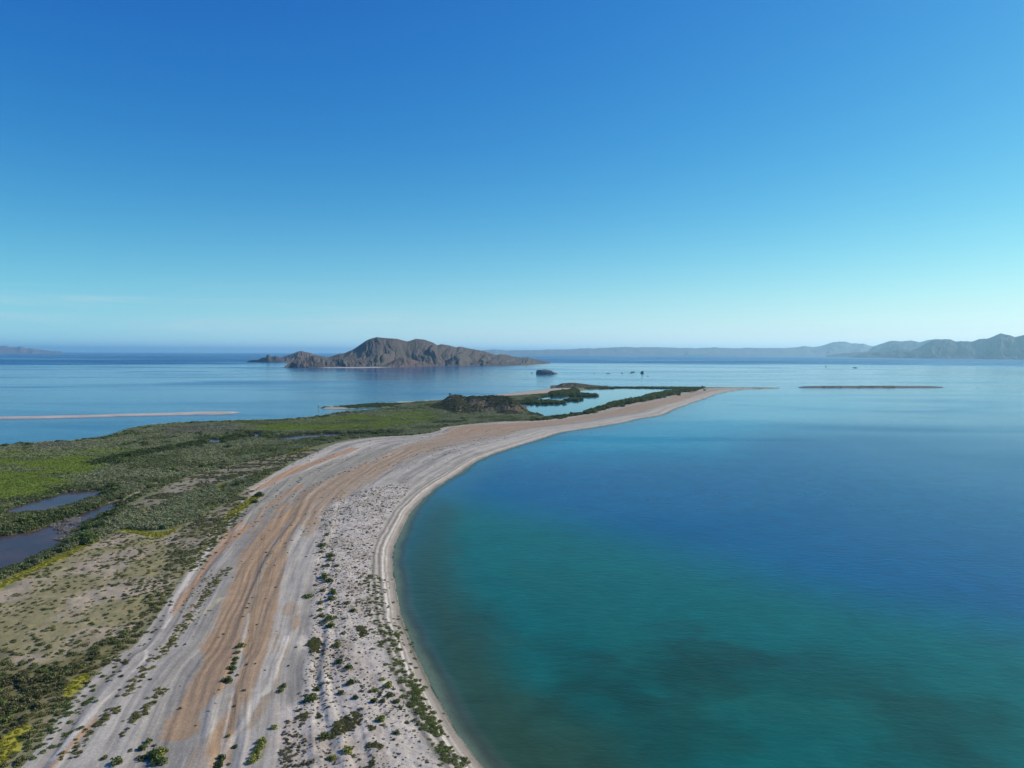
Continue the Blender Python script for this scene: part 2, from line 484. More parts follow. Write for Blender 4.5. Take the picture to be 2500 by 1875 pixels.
def band(pts, c, soft=1.2, jitter=2.0, k=1.0, zz=1.2, seed=40, streak=0.35, grow=0.0):
    """a strip of soil between two traced edges"""
    poly = gp(pts, zz)
    s = sd(Pk, poly, 25) + grow
    sc = np.clip(rk / 220, 0.5, 4)
    s = s + (nz - .5) * jitter * 2 * sc + (nzf - .5) * jitter * sc + (st2 - .5) * jitter * 2 * sc
    m = sst(-soft, soft, s / sc) * k
    if streak:
        m = m * (1 - streak * sst(.45, .8, vn(t_b * 90 + fbm(s_sh / 30, t_b * 5, seed) * 4, s_sh / 45, seed + 1)))
    paint(m, c)

def line(pts, c, w=1.0, k=1.0, zz=1.2, jit=0.8):
    d, _ = pl_dist(Pk, gp(smooth(pts, 3), zz))
    sc = np.clip(rk / 220, 0.5, 5)
    d = d + (nzf - .5) * jit * sc
    paint(sst(w * sc, w * sc * 0.35, d) * k, c)

# long tan flat (far part)
band([(635, 1280), (689, 1235), (743, 1197), (849, 1150), (931, 1113), (985, 1091), (1060, 1074), (1086, 1056), (1110, 1045), (1160, 1040), (1235, 1035), (1350, 1029),
      (1450, 1012), (1535, 992), (1600, 980), (1670, 962), (1740, 952), (1775, 951), (1700, 972), (1620, 996), (1540, 1010), (1440, 1026), (1350, 1041), (1250, 1061), (1150, 1078), (1050, 1106),
      (950, 1148), (870, 1192), (820, 1230), (770, 1280), (731, 1290)], TAN * .95, 1.5, 2.5, 0.85, streak=0.4)
band([(1085, 1056), (1130, 1043), (1200, 1037), (1300, 1034), (1400, 1024), (1480, 1007), (1560, 990), (1640, 970), (1660, 970), (1560, 998), (1450, 1018), (1330, 1040), (1200, 1052), (1100, 1066)], ORANGE * C(.9, .95, 1), 1.5, 2, .7, streak=.5)
# narrow upper strip with salt rim
band([(594, 1213), (608, 1195), (662, 1167), (725, 1138.5), (800, 1111), (880, 1085), (915, 1080), (930, 1082), (877, 1103), (800, 1129), (707, 1166), (633, 1203)], PALE, .8, .6, .8, streak=0)
band([(599, 1210), (610, 1199), (662, 1171), (725, 1142), (800, 1116), (860, 1094), (876, 1097), (800, 1126), (707, 1162), (633, 1199.5)], ORANGE, .6, .5, .95, streak=.2)
line([(608, 1203), (640, 1184), (662, 1172.5)], WHITE, .5, .8)
# grey shingle between strips
band([(563, 1262), (633, 1208), (707, 1170), (800, 1133), (900, 1103), (985, 1084), (931, 1112), (849, 1148), (743, 1196), (689, 1233), (620, 1268), (560, 1300)], C(.255, .24, .20), 1, 1, .8, streak=.3)
# main tan floor, near part
band([(416, 1808), (423.5, 1774), (454, 1716), (487, 1665), (503, 1620), (517, 1578), (537, 1538), (555, 1479), (572, 1434), (584, 1388), (600, 1352), (617, 1316), (635, 1291), (690, 1230), (740, 1235),
      (695, 1285), (671, 1316), (653, 1343), (631, 1397), (619, 1452), (608, 1493), (590, 1533), (574, 1584), (559, 1629), (541, 1669), (523, 1701), (501, 1723), (472, 1756), (481, 1783), (450, 1805)], TAN * C(.98, .95, .92), .9, 1.3, .95, streak=.06, grow=1.1)
band([(613, 1569), (617, 1497), (635, 1443), (649, 1388), (660, 1352), (680, 1316), (698, 1280), (731, 1284), (711, 1312), (698, 1343), (689, 1397), (677, 1461), (664, 1511), (657, 1551), (640, 1600), (610, 1680), (585, 1720),
      (565, 1775), (545, 1870), (528, 1878), (550, 1780), (572, 1716), (592, 1670), (602, 1620)], TAN * C(1, .97, .94), .9, 1.6, .95, streak=.08, grow=1.0)
band([(671, 1647), (660, 1680), (640, 1722), (617, 1750), (600, 1790), (612, 1790), (640, 1750), (655, 1725), (680, 1668), (690, 1620), (702, 1580), (690, 1585)], BROWN * 1.3, .8, 1.2, .75)
band([(745, 1312), (748, 1282), (785, 1262), (780, 1290), (770, 1312)], TAN, .8, 1, .7)
band([(708, 1520), (730, 1505), (735, 1530), (715, 1545)], TAN, .6, 1.2, .8)
band([(695, 1480), (715, 1470), (730, 1490), (705, 1510), (690, 1505)], TAN, .6, 1.2, .6)
band([(470, 1830), (520, 1800), (540, 1830), (500, 1885), (450, 1885)], TAN, .8, 2.5, .55)
band([(565, 1640), (600, 1640), (590, 1690), (560, 1690)], BROWN * 1.25, .8, 1.5, .6)
line([(660, 1352), (648, 1400), (632, 1450), (622, 1479), (610, 1520), (602, 1570)], BROWN, 2.0, .6)
line([(735, 1300), (715, 1340), (700, 1400), (690, 1450), (680, 1510), (665, 1570), (640, 1660), (617, 1720)], PALE, 1.4, .7)
line([(608, 1505), (600, 1545), (592, 1580), (570, 1690), (556, 1760), (548, 1800), (535, 1870)], PALE * 1.05, .7, .7)
line([(700, 1560), (680, 1620), (655, 1690), (625, 1715), (600, 1770), (575, 1800), (545, 1850), (538, 1885)], WHITE, 1.5, .6)
# vehicle tracks
for off in (0, 7):
    line([(640 + off, 1300), (632 + off, 1370), (624 + off, 1440), (612 + off, 1520), (604 + off, 1600), (585 + off, 1670), (570 + off, 1720), (565 + off, 1760), (563 + off, 1790)], BROWN * .8, .28, .55, jit=.1)
    line([(690 + off, 1290), (672 + off, 1340), (655 + off, 1420), (640 + off, 1500)], BROWN * .8, .26, .5, jit=.1)
    line([(705 + off, 1280), (692 + off, 1330), (684 + off, 1400)], BROWN * .8, .26, .4, jit=.1)
# thin orange strips beside the scrub field
band([(411, 1513), (440, 1460), (472, 1422), (508, 1367), (545, 1326), (581, 1299), (617, 1276), (653, 1236), (707, 1200), (735, 1186), (740, 1192), (707, 1209), (653, 1244), (622, 1284), (590, 1310),
      (553, 1340), (520, 1378), (488, 1426), (450, 1480), (420, 1512)], ORANGE, .5, .5, .95, streak=.1)
band([(523, 1333), (545, 1308), (582, 1279), (600, 1270), (585, 1288), (555, 1316), (530, 1338)], ORANGE * 1.05, .4, .4, .8, streak=.1)
band([(540, 1395), (520, 1420), (490, 1455), (465, 1490), (440, 1520), (448, 1520), (475, 1490), (505, 1455), (535, 1415), (550, 1393)], ORANGE * .9 + .08, .4, .5, .6)
line([(398, 1540), (412, 1515), (425, 1470), (445, 1440), (470, 1400), (500, 1360), (523, 1330)], WHITE, 1.0, .75)
line([(239, 1757), (200, 1800), (160, 1845), (132, 1875), (100, 1910)], ORANGE * 1.05, 1.0, .9)
line([(357, 1595), (354, 1618), (320, 1658), (290, 1690), (253, 1720), (220, 1757), (181, 1801), (126, 1864)], WHITE, .9, .8)
line([(430, 1560), (380, 1620), (330, 1690), (290, 1745), (240, 1800), (200, 1850), (180, 1880)], PALE, 1.2, .7)
line([(540, 1465), (500, 1500), (465, 1520), (425, 1560), (390, 1600)], C(.42, .37, .24), 1.0, .7)
line([(530, 1480), (505, 1515), (480, 1570), (440, 1620), (380, 1690)], DGREY, 1.6, .6)
line([(534, 1360), (505, 1410), (480, 1450), (450, 1490), (420, 1530), (380, 1590)], DGREY * 1.1, 1.8, .6)
line([(370, 1610), (330, 1650), (300, 1680), (250, 1740)], DGREY * 1.05, 1.2, .5)
line([(720, 1222), (700, 1245), (670, 1262), (640, 1290), (610, 1325), (575, 1360)], DGREY * 1.1, 1.3, .7)
line([(725, 1205), (700, 1228), (660, 1250), (635, 1275)], DGREY, 1.2, .5)
# pale dune strip along the bay
mp = sst(-1.5, 1.5, d_pale + (nz - .5) * 5 + (nzf - .5) * 3)
paint(mp, C(.43, .398, .362) * (0.84 + 0.32 * nzf[:, None]))
paint(mp * sst(.52, .72, fbm(x / 5, y / 5, 55)) * .45, C(.27, .225, .18))
# far pale beach between the tan flat and the water
paint(np.where(inb & (s_sh > 330), 1, 0) * sst(.38, .25, t_b) * .65, PALE * .95 * (.85 + .3 * st2[:, None]))
for tt, kk in ((.30, .6), (.22, .5), (.36, .5), (.45, .45), (.56, .4), (.13, .4)):
    dt = np.abs(t_b + (fbm(s_sh / 45, s_sh * 0 + tt * 9, 61) - .5) * .05 - tt)
    paint(np.where(inb, 1, 0) * sst(280, 330, s_sh) * sst(.011, .004, dt) * kk * sst(.3, .55, fbm(s_sh / 18, t_b * 20, 63)), DGREY * .8)
# swash zone, metres from the water
bs = np.where(dl > 0, 1.0, 0) * inb
w1 = (fbm(s_sh / 12, d_sh / 4, 71) - .5) * 2
dsj = (d_sh + w1 * .5) / .44
farw = 1 - .55 * sst(300, 420, s_sh)
paint(bs * sst(15, 12.5, dsj) * farw, C(.29, .275, .25))
paint(bs * sst(.9, .5, np.abs(dsj - 12.2)) * .7 * farw, C(.15, .14, .125))
paint(bs * sst(.9, .4, np.abs(dsj - 10.4)) * farw, C(.43, .39, .34))
paint(bs * sst(.8, .3, np.abs(dsj - 8.6)) * .85 * farw, C(.165, .155, .14))
paint(bs * sst(7.2, 6.9, dsj) * farw, WHITE)
paint(bs * sst(5.9, 5.6, dsj) * farw, C(.30, .275, .24))
paint(bs * sst(.7, .3, np.abs(dsj - 4.2)) * farw, C(.44, .40, .35))
paint(bs * sst(2.6, 1.8, dsj), C(.24, .22, .19))
paint(bs * sst(1.2, .3, dsj), C(.15, .14, .12))
# scrub field soil
mf = sst(-1.5, 2, d_field + (nz - .5) * 6) * (dl > 0) * (~inb)
paint(mf, PINK * (.8 + .4 * nz[:, None]))
paint(mf * sst(.40, .60, fbm(x / 14, y / 14, 81)) * .75, OLIVE * 1.05)
d_th = sd(Pk, Z_THICK, 40)
paint(mf * sst(-2, 4, d_th + (nz - .5) * 14) * .9, OLIVE * C(.75, .75, .8))
# sandy openings in the scrub
for q, k in ((gp([(400, 1188), (490, 1155), (563, 1140), (640, 1124), (700, 1113), (750, 1102), (790, 1098), (740, 1122), (690, 1140), (600, 1165), (540, 1180), (470, 1204), (430, 1225), (395, 1248), (350, 1262), (380, 1225), (320, 1240)], .8), 1),
             (gp([(472, 1279), (520, 1256), (563, 1226), (600, 1202), (630, 1195), (600, 1225), (560, 1262), (520, 1305), (480, 1360), (440, 1400), (400, 1440), (410, 1360), (430, 1310)], .8), .75)):
    s = sd(Pk, q, 30) + (nz - .5) * 6
    paint(sst(-1, 2, s + (nzf - .5) * 6) * k, C(.225, .20, .155) * (.75 + .5 * st3[:, None]))
    paint(sst(-1, 2, s) * sst(.5, .62, fbm(x / 11, y / 5, 83)) * .7, OLIVE * .75)
line([(265, 1242), (310, 1215), (360, 1190), (400, 1170), (450, 1150), (520, 1128), (580, 1120)], C(.36, .33, .24), 1.1, .9, .8)
line([(340, 1262), (375, 1240), (400, 1225)], C(.36, .33, .24), .9, .8, .8)
d_marsh = sd(Pk, Z_MARSH, 60)
d_g1, d_g2 = sd(Pk, Z_GREEN1, 60), sd(Pk, Z_GREEN2, 60)
paint(sst(-3, 3, np.maximum(d_g1, d_g2)) * .9, GREENG)
for q in Z_BROWN:
    paint(sst(-3, 5, sd(Pk, q, 40) + (nz - .5) * 12) * .85, C(.25, .19, .15))
for q in Z_YELLOW:
    paint(sst(-.8, .8, sd(Pk, q, 20) + (nzf - .5) * 3) * .9, YELLOW * (.75 + .5 * nzf[:, None]))
# west beach sand strip and little spit
north_line = gp([(1393, 945), (1355, 948), (1303, 954.5), (1249, 960.5), (1207, 965), (1140, 971.5), (1077, 977), (1021, 980), (936, 984.7), (913, 986), (877, 988.3), (831, 991.8), (800, 993), (786, 995), (813, 998), (860, 997)])
dn, _ = pl_dist(Pk, north_line)
wb = sd(Pk, gp([(1355.6, 946.5), (1303, 953), (1240, 960), (1207, 963), (1215, 966.5), (1249, 964), (1303, 959.5), (1345, 956), (1392, 951), (1385, 947)]), 40)
paint((dl > 0) * np.maximum(sst(9, 6, dn), sst(-3, 2, np.maximum(wb, sd(Pk, gp([(1195, 963), (1249, 958.5), (1303, 952.5), (1355, 945.5), (1393, 944), (1402, 951), (1393, 955), (1348, 961), (1303, 965), (1251, 968.5), (1215, 971)]), 40)))), C(.38, .325, .27))
# pond and sea beds
paint(np.where(wet > -.3, 1, 0) * sst(-.3, .3, wet), C(.10, .085, .06))
bed = np.where(dl < 0, 1.0, 0)
paint(bed, C(.30, .27, .21))
paint(bed * sst(-2, -9, dl), C(.16, .15, .085))
paint(bed * sst(-9, -16, dl), C(.07, .08, .045))

full = -np.ones(len(P), np.int64)
full[keep] = np.arange(len(Pk))
faces = full[grid_faces(nr, nc)]
faces = faces[(faces >= 0).all(1)]
verts = np.stack([x, y, z], -1)
fz = z[faces].max(1)
fb = in_beach[faces].any(1) & (fz > 0.0)
fs = fz <= 0.0
MG = ground_material('ground_soil', 1.0, True)
beachy = np.where(inb, 1.0, 0.0) * (1 - .75 * sst(-2, 3, d_pale))
col = np.clip(col * C(1.09, 1.03, .935), 0, 1)

def sub_mesh(name, fmask):
    f = faces[fmask]
    u, inv = np.unique(f, return_inverse=True)
    return tag(mesh_obj(name, verts[u], inv.reshape(-1, 4), MG, attrs={'ground_colour': ('FLOAT_COLOR', col[u]), 'along': ('FLOAT', s_sh[u]), 'across': ('FLOAT', t_b[u]), 'beachy': ('FLOAT', beachy[u])}), kind='structure')
sub_mesh('beach', fb)
sub_mesh('seabed', fs & ~fb)
sub_mesh('marsh_ground', ~fs & ~fb)

zfull = np.full(nr * nc, -5.0)
zfull[keep] = z
zgrid = zfull.reshape(nr, nc)
def ground_z(xy):
    r = np.hypot(xy[:, 0], xy[:, 1])
    a = np.degrees(np.arctan2(xy[:, 0], xy[:, 1]))
    fi = np.interp(CAM_H * FPX / r, DY, np.arange(nr))
    fj = np.clip((a + 50) / d_az, 0, nc - 1.001)
    i0 = np.clip(fi.astype(int), 0, nr - 2); j0 = fj.astype(int)
    u, v = fi - i0, fj - j0
    return (zgrid[i0, j0] * (1 - u) * (1 - v) + zgrid[i0 + 1, j0] * u * (1 - v) + zgrid[i0, j0 + 1] * (1 - u) * v + zgrid[i0 + 1, j0 + 1] * u * v)

# ------------------------------------------------------------------ sea
SAZ = np.radians(np.concatenate([np.arange(-80, -46, 1.0), np.arange(-46, 46, 0.16), np.arange(46, 80.1, 1.0)]))
SDY = np.concatenate([np.arange(1.75, 60, 1.5), np.arange(60, 1120, 3.0), np.linspace(1125, 4000, 30)])
SR = CAM_H * FPX / SDY
SP = np.stack([(SR[:, None] * np.sin(SAZ)[None, :]).ravel(), (SR[:, None] * np.cos(SAZ)[None, :]).ravel()], -1)
sx, sy = SP[:, 0], SP[:, 1]
sr = np.hypot(sx, sy)
ds, ss = pl_dist(SP, shore)
dland = np.where(sr < 2500, sd(SP, land, 2000), -2000)
# shelf: shallow near water inside a traced drop-off line
shelf = gp([(985, 1262), (1060, 1213), (1130, 1228), (1300, 1266), (1430, 1298), (1560, 1334), (1700, 1370), (1900, 1430), (2100, 1476), (2300, 1512), (2500, 1552), (2900, 1640), (3600, 1900), (3600, 2600), (900, 2600), (900, 1400)])
dsf = sd(SP, shelf, 600)
shallow2 = gp([(1300, 1066), (1420, 1046), (1560, 1020), (1660, 994), (1760, 958), (1850, 950), (2050, 960), (2200, 985), (2000, 1040), (1800, 1092), (1650, 1108), (1500, 1112), (1350, 1108), (1240, 1100)])
ds2 = sd(SP, shallow2, 600)
wcol = np.empty((len(SP), 3)); 
DEEP, TEAL, CYAN, GRN, OPEN = C(.001, .085, .190), C(.005, .118, .100), C(.008, .20, .30), C(.018, .078, .030), C(.003, .070, .20)
wcol[:] = OPEN
def wp(m, c):
    m = np.clip(m, 0, 1)[:, None]
    wcol[:] = wcol * (1 - m) + c * m
n_big = fbm(sx / 60, sy / 60, 91)
n_mid = fbm(sx / 16, sy / 16, 92)
near = sst(1500, 500, sr)
wp(near, DEEP)
saz = np.degrees(np.arctan2(sx, sy))
wp(sst(480, 1000, sr) * sst(-2, 6, saz) * sst(5200, 3000, sr) * .75, C(.016, .165, .28))  # calm far bay: pale sky reflection put into the water colour
wp(sst(-40, 60, ds2 + (n_big - .5) * 80), CYAN)
sj = dsf + (n_mid - .5) * 6
wp(sst(-30, -2, sj) * .7, C(.003, .108, .150))
mshelf = sst(-16, 20, sj)
wp(mshelf, TEAL)
wp(mshelf * sst(30, 120, dsf + (n_big - .5) * 60) * .95, GRN * 1.05)
# seagrass beds
for (px, py, rx, ry, k) in [(1130, 1500, 60, 70, .75), (1180, 1530, 90, 60, .6), (1330, 1560, 110, 40, .5), (1340, 1630, 120, 60, .5), (1700, 1530, 90, 30, .7), (1760, 1590, 120, 40, .95), (1600, 1640, 200, 60, .55), (2050, 1650, 330, 70, .75),
                            (1480, 1760, 220, 110, .7), (1680, 1770, 120, 90, .45), (2300, 1750, 200, 80, .6), (2480, 1565, 90, 14, .7), (1250, 1800, 120, 60, .3), (2300, 1850, 160, 60, .5)]:
    c = gp([(px, py)])[0]; e = gp([(px + rx, py)])[0]; f = gp([(px, py - ry)])[0]
    ax, ay = np.linalg.norm(e - c), np.linalg.norm(f - c)
    q = np.hypot((sx - c[0]) / ax, (sy - c[1]) / ay) + (n_mid - .5) * 1.9 + (fbm(sx / 6, sy / 6, 97) - .5) * 1.0 + (n_big - .5) * .9
    wp(sst(1.25, .15, q) * k * .58 * mshelf, C(.011, .045, .028))
# olive margin and clear edge
mar = -dland
wp(sst(26, 8, mar + (n_mid - .5) * 8) * mshelf * .85, C(.030, .062, .028))
wp(sst(5, 1.5, mar + (n_mid - .5) * 2) * .8, C(.085, .11, .085))
wp(sst(26, 6, mar) * (1 - mshelf) * .6 * (sr < 800), C(.03, .13, .17))
clear = sst(4.0, 0.3, mar + (n_mid - .5) * 3) * (dland > -60)
clear = np.where(dland > 0, .5, clear)
# lagoon / inlet tone
wp(np.where((dland > 0) & (sr > 500), 1, 0), C(.01, .10, .16))
chop = sst(2900, 4800, sr + (fbm(sx / 900, sy / 900, 95) - .5) * 2600)
chop = np.maximum(chop, .80 * sst(800, 280, sr + (fbm(sx / 160, sy / 160, 96) - .5) * 240))

T = NT('sea_water')
p = T.pos()
wc = T.attr('water_colour').outputs['Color']
cl = T.attr('clarity').outputs['Fac']
ch = T.attr('chop').outputs['Fac']
# wind patches: calm and rippled lanes
wv = T.mapped(p, (1.0 / 520, 1.0 / 170, 0.0), (0, 0, math.radians(-9)))
wind = T.noise(wv, 1.0, 5.0, 0.55, 0.6)
wv2 = T.mapped(p, (1.0 / 1900, 1.0 / 620, 0.0), (0, 0, math.radians(5)))
wind2 = T.noise(wv2, 1.0, 4.0, 0.5, 0.4)
w = T.math('ADD', T.ramp(wind, 0.48, 0.68, 0.0, 0.12), T.ramp(wind2, 0.48, 0.64, 0.0, 0.07))
w = T.math('ADD', w, T.math('MULTIPLY', ch, 0.25))
calm = T.ramp(T.noise(T.mapped(p, (1.0 / 2600, 1.0 / 420, 0)), 1.0, 3.0, 0.5), 0.56, 0.64, 1.0, 0.35)
w = T.math('MULTIPLY', w, calm)
rough = T.math('ADD', w, 0.075, clamp=True)
b1 = T.noise(T.mapped(p, (0.26, 0.62, 0.0), (0, 0, math.radians(24))), 1.0, 4.0, 0.6)
b2 = T.noise(T.mapped(p, (0.9, 1.7, 0.0), (0, 0, math.radians(30))), 1.0, 3.0, 0.6)
hgt = T.math('ADD', b1, T.math('MULTIPLY', b2, 0.35))
nrm = T.bump(hgt, 0.55, 0.20)
fine = T.noise(T.mapped(p, (0.05, 0.22, 0), (0, 0, math.radians(14))), 1.0, 4.0, 0.6)
vm = T.n('ShaderNodeVectorMath', operation='SCALE')
bedn = T.noise(p, 0.11, 6.0, 0.62, 0.8)
T.l(wc, vm.inputs[0]); T.l(T.math('MULTIPLY', T.ramp(fine, 0.3, 0.7, 0.97, 1.03), T.ramp(bedn, 0.3, 0.7, 0.84, 1.14)), vm.inputs['Scale'])
T.l(vm.outputs[0], T.bsdf.inputs['Base Color'])
T.l(rough, T.bsdf.inputs['Roughness'])
T.bsdf.inputs['IOR'].default_value = 1.333
T.bsdf.inputs['Specular IOR Level'].default_value = 0.24
T.l(nrm, T.bsdf.inputs['Normal'])
tr = T.n('ShaderNodeBsdfTransparent'); tr.inputs[0].default_value = (.62, .80, .80, 1)
mx = T.n('ShaderNodeMixShader')
T.l(T.math('MULTIPLY', cl, 0.85), mx.inputs[0]); T.l(T.bsdf.outputs[0], mx.inputs[1]); T.l(tr.outputs[0], mx.inputs[2])
T.l(mx.outputs[0], T.out.inputs['Surface'])
sea = mesh_obj('sea', np.stack([sx, sy, 0 * sx], -1), grid_faces(len(SR), len(SAZ)), T.m,
               attrs={'water_colour': ('FLOAT_COLOR', wcol), 'clarity': ('FLOAT', clear), 'chop': ('FLOAT', chop)})
tag(sea, kind='structure')

# ponds and lagoon surface
def pond_mat(name, c, rough, spec=.07):
    T = NT(name)
    p = T.pos()
    n = T.noise(p, 0.06, 4.0)
    cc = T.mix(T.ramp(n, .4, .65), V3(*c), V3(c[0] * 1.6, c[1] * 1.35, c[2] * 1.1))
    T.l(cc, T.bsdf.inputs['Base Color'])
    T.bsdf.inputs['Roughness'].default_value = rough
    T.bsdf.inputs['IOR'].default_value = 1.333
    T.bsdf.inputs['Specular IOR Level'].default_value = spec
    T.l(T.bump(T.noise(p, 1.2, 2.0), 0.15, 0.1), T.bsdf.inputs['Normal'])
    return T.m
PM = pond_mat('pond_water', (.058, .046, .050), .16)
LM = pond_mat('lagoon_water', (.008, .075, .125), .08, .5)
def water_sheet(name, poly, zz, mat, step):
    lo, hi = poly.min(0) - 3, poly.max(0) + 3
    nx, ny = int((hi[0] - lo[0]) / step) + 2, int((hi[1] - lo[1]) / step) + 2
    X, Y = np.meshgrid(np.linspace(lo[0], hi[0], nx), np.linspace(lo[1], hi[1], ny))
    Q = np.stack([X.ravel(), Y.ravel()], -1)
    ok = sd(Q, poly) > -3.0
    f = grid_faces(ny, nx)
    f = f[ok[f].all(1)]
    u, inv = np.unique(f, return_inverse=True)
    o = mesh_obj(name, np.column_stack([Q[u], np.full(len(u), zz)]), inv.reshape(-1, 4), mat)
    return tag(o, kind='structure')
for q in ponds:
    water_sheet('pond', q, 0.07, PM, 1.2)
water_sheet('lagoon', lagoon, 0.05, LM, 3.0)

# ------------------------------------------------------------------ hills and islands built as ridges
HILLS = {}
def ridge_hill(name, top, front, back_depth, mat, nu=200, nv=40, gully=0.5, gfreq=0.08, seed=0, pbase=1.15, rng_top=None, pctl=None, lump=0.06, front_is_range=False, zmin=-2.0, cut=.7):
    """A ridge: crest traced as (column, row) with a ground range for each point, a front foot line, and a back slope.
    The front slope exponent varies along the crest, which gives spurs and gullies."""
    top = np.asarray(top, float)
    u = np.linspace(top[0, 0], top[-1, 0], nu)
    yt = np.interp(u, top[:, 0], top[:, 1])
    rt = np.interp(u, [a for a, _ in rng_top], [b for _, b in rng_top])
    zt = np.maximum(height_at(u, yt, rt), 0.2)
    fr = np.asarray(front, float)
    if front_is_range:
        rf = np.interp(u, fr[:, 0], fr[:, 1])
    else:
        fy = np.interp(u, fr[:, 0], fr[:, 1])
        g = gp(np.stack([u, fy], -1))
        rf = np.hypot(g[:, 0], g[:, 1])
    rf = np.minimum(rf, rt - 2)
    vf = np.linspace(0, 1, nv) ** 1.0
    vb = np.linspace(0, 1, max(6, nv // 3))[1:]
    V = np.concatenate([-vf[::-1], vb])
    U, VV = np.meshgrid(u, V)
    R = np.where(VV <= 0, rt[None, :] + (rt - rf)[None, :] * VV, rt[None, :] + back_depth * VV)
    warp = (fbm(U * gfreq * 0.7, VV * 3, seed + 3) - .5) * 2.2
    g1 = 1 - np.abs(2 * vn(U * gfreq + warp, VV * 0.8, seed) - 1)
    g2 = 1 - np.abs(2 * vn(U * gfreq * 2.7 + warp * 1.5, VV * 1.6, seed + 1) - 1)
    pe = pbase + gully * ((0.7 * g1 + 0.3 * g2) - .5) * 2
    if pctl is not None:
        pe = pe + np.interp(u, [a for a, _ in pctl], [b for _, b in pctl])[None, :]
    a = np.clip(1 - np.abs(VV), 0, 1)
    env = np.sin(np.pi * np.clip(np.abs(VV), 0, 1))
    prof = a ** np.clip(pe, .45, 4)
    ZZ = zt[None, :] * prof
    for f_, a_, sd_ in ((1.0, .085, 11), (2.3, .05, 12), (5.0, .022, 14)):
        cutn = 1 - np.abs(2 * vn(U * gfreq * f_ + warp * (.6 + .3 * f_), VV * .9 * f_ ** .5, seed + sd_) - 1)
        ZZ = ZZ - env ** .7 * zt[None, :] * a_ * 2 * cut * np.clip(cutn - .55, 0, 1) ** 1.3 * 2.2
    ZZ = ZZ + env * zt.max() * lump * ((fbm(U * gfreq * 1.5, VV * 6, seed + 5) - .5) * 2)
    ZZ = np.where(a <= 0.001, zmin, np.maximum(ZZ, zmin))
    XY = azr(U, R)
    vs = np.concatenate([XY, ZZ[..., None]], -1).reshape(-1, 3)
    o = mesh_obj(name, vs, grid_faces(len(V), nu), mat)
    HILLS[o.name] = (vs.reshape(len(V), nu, 3), V, u)
    return o

M_ISLE = rock_material('island_rock', (.108, .088, .078), (.094, .086, .064), (.130, .102, .088), 1.0, 5.0)
M_PINKR = rock_material('pale_island_rock', (.14, .095, .078), (.10, .08, .062), (.165, .118, .10), 1.0, 5.0)
M_FAR = rock_material('far_mountain_rock', (.046, .043, .044), (.040, .039, .037), (.060, .054, .050), .25, 14.0)
M_HAZEFAR = rock_material('haze_paled_rock', (.17, .16, .15), (.14, .135, .125), (.21, .195, .18), .25, 14.0)  # rock colour lightened to imitate the haze over the farthest land
M_DARK = rock_material('sea_rock_stone', (.055, .048, .048), (.075, .065, .062), (.10, .088, .084), 8.0, .6)
M_GUANO = rock_material('guano_rock_stone', (.075, .065, .064), (.12, .11, .105), (.36, .34, .33), 6.0, .6)
M_HILL = rock_material('hill_soil', (.095, .074, .050), (.080, .072, .038), (.12, .092, .066), 8.0, .5)

COAST = [(690, 896), (726, 898), (800, 898), (943, 897), (1000, 895.5), (1144, 893.5), (1229, 893.3), (1271, 891.5), (1338, 887.5), (1345, 887)]
o = ridge_hill('island', [(760, 893), (790, 876), (813, 868.8), (828, 863.5), (840, 862.6), (862, 853.4), (882, 840), (895, 831), (908, 826), (920, 823), (943, 825.4), (969, 827), (994, 833.5), (1001, 832), (1015, 827), (1036, 829),
                (1056, 836), (1068, 843), (1078, 840), (1098, 843.5), (1114, 848), (1123, 846), (1145, 850.7), (1181, 857), (1212, 867), (1221, 864.6), (1239, 866.4), (1266, 873), (1289, 872.4), (1311, 877.8), (1334, 882.5), (1343, 886.5)],
               COAST, 420, M_ISLE, 620, 90, .66, .032, 3, 1.25,
               [(760, 3000), (870, 3120), (960, 3150), (1100, 3350), (1200, 3600), (1300, 4000), (1345, 4120)],
               [(760, 0.2), (850, .25), (905, -.1), (930, -.1), (975, .45), (1005, .55), (1040, .1), (1062, -.35), (1085, .35), (1105, -.25), (1120, -.2), (1150, .35), (1180, -.1), (1220, -.35), (1345, -.3)], .05)
tag(o, 'big brown mountainous island with fluted slopes rising from the sea', 'island', kind='structure')
o2 = ridge_hill('foothill', [(695, 895), (703, 888), (716, 880.5), (728, 875), (734, 872), (744, 873.5), (752, 871.5), (768, 867.5), (783, 869.7), (806, 873.5), (830, 872.5), (860, 873), (890, 877), (930, 884), (965, 893)],
                COAST, 260, M_ISLE, 200, 40, .5, .07, 13, .95, [(695, 2760), (740, 2840), (800, 2900), (965, 2900)], None, .10)
tag(o2, 'low scrubby foothill at the near end of the mountainous island', 'foothill', kind='structure')
o3 = ridge_hill('foothill', [(930, 893), (945, 888), (960, 880), (975, 873), (985, 871), (1000, 875), (1020, 882), (1050, 889), (1075, 893)], COAST, 200, M_PINKR, 120, 30, .5, .10, 23, .85, [(930, 2850), (1075, 2990)], None, .08)
tag(o3, 'pale pinkish spur at the foot of the mountainous island', 'foothill', kind='structure')
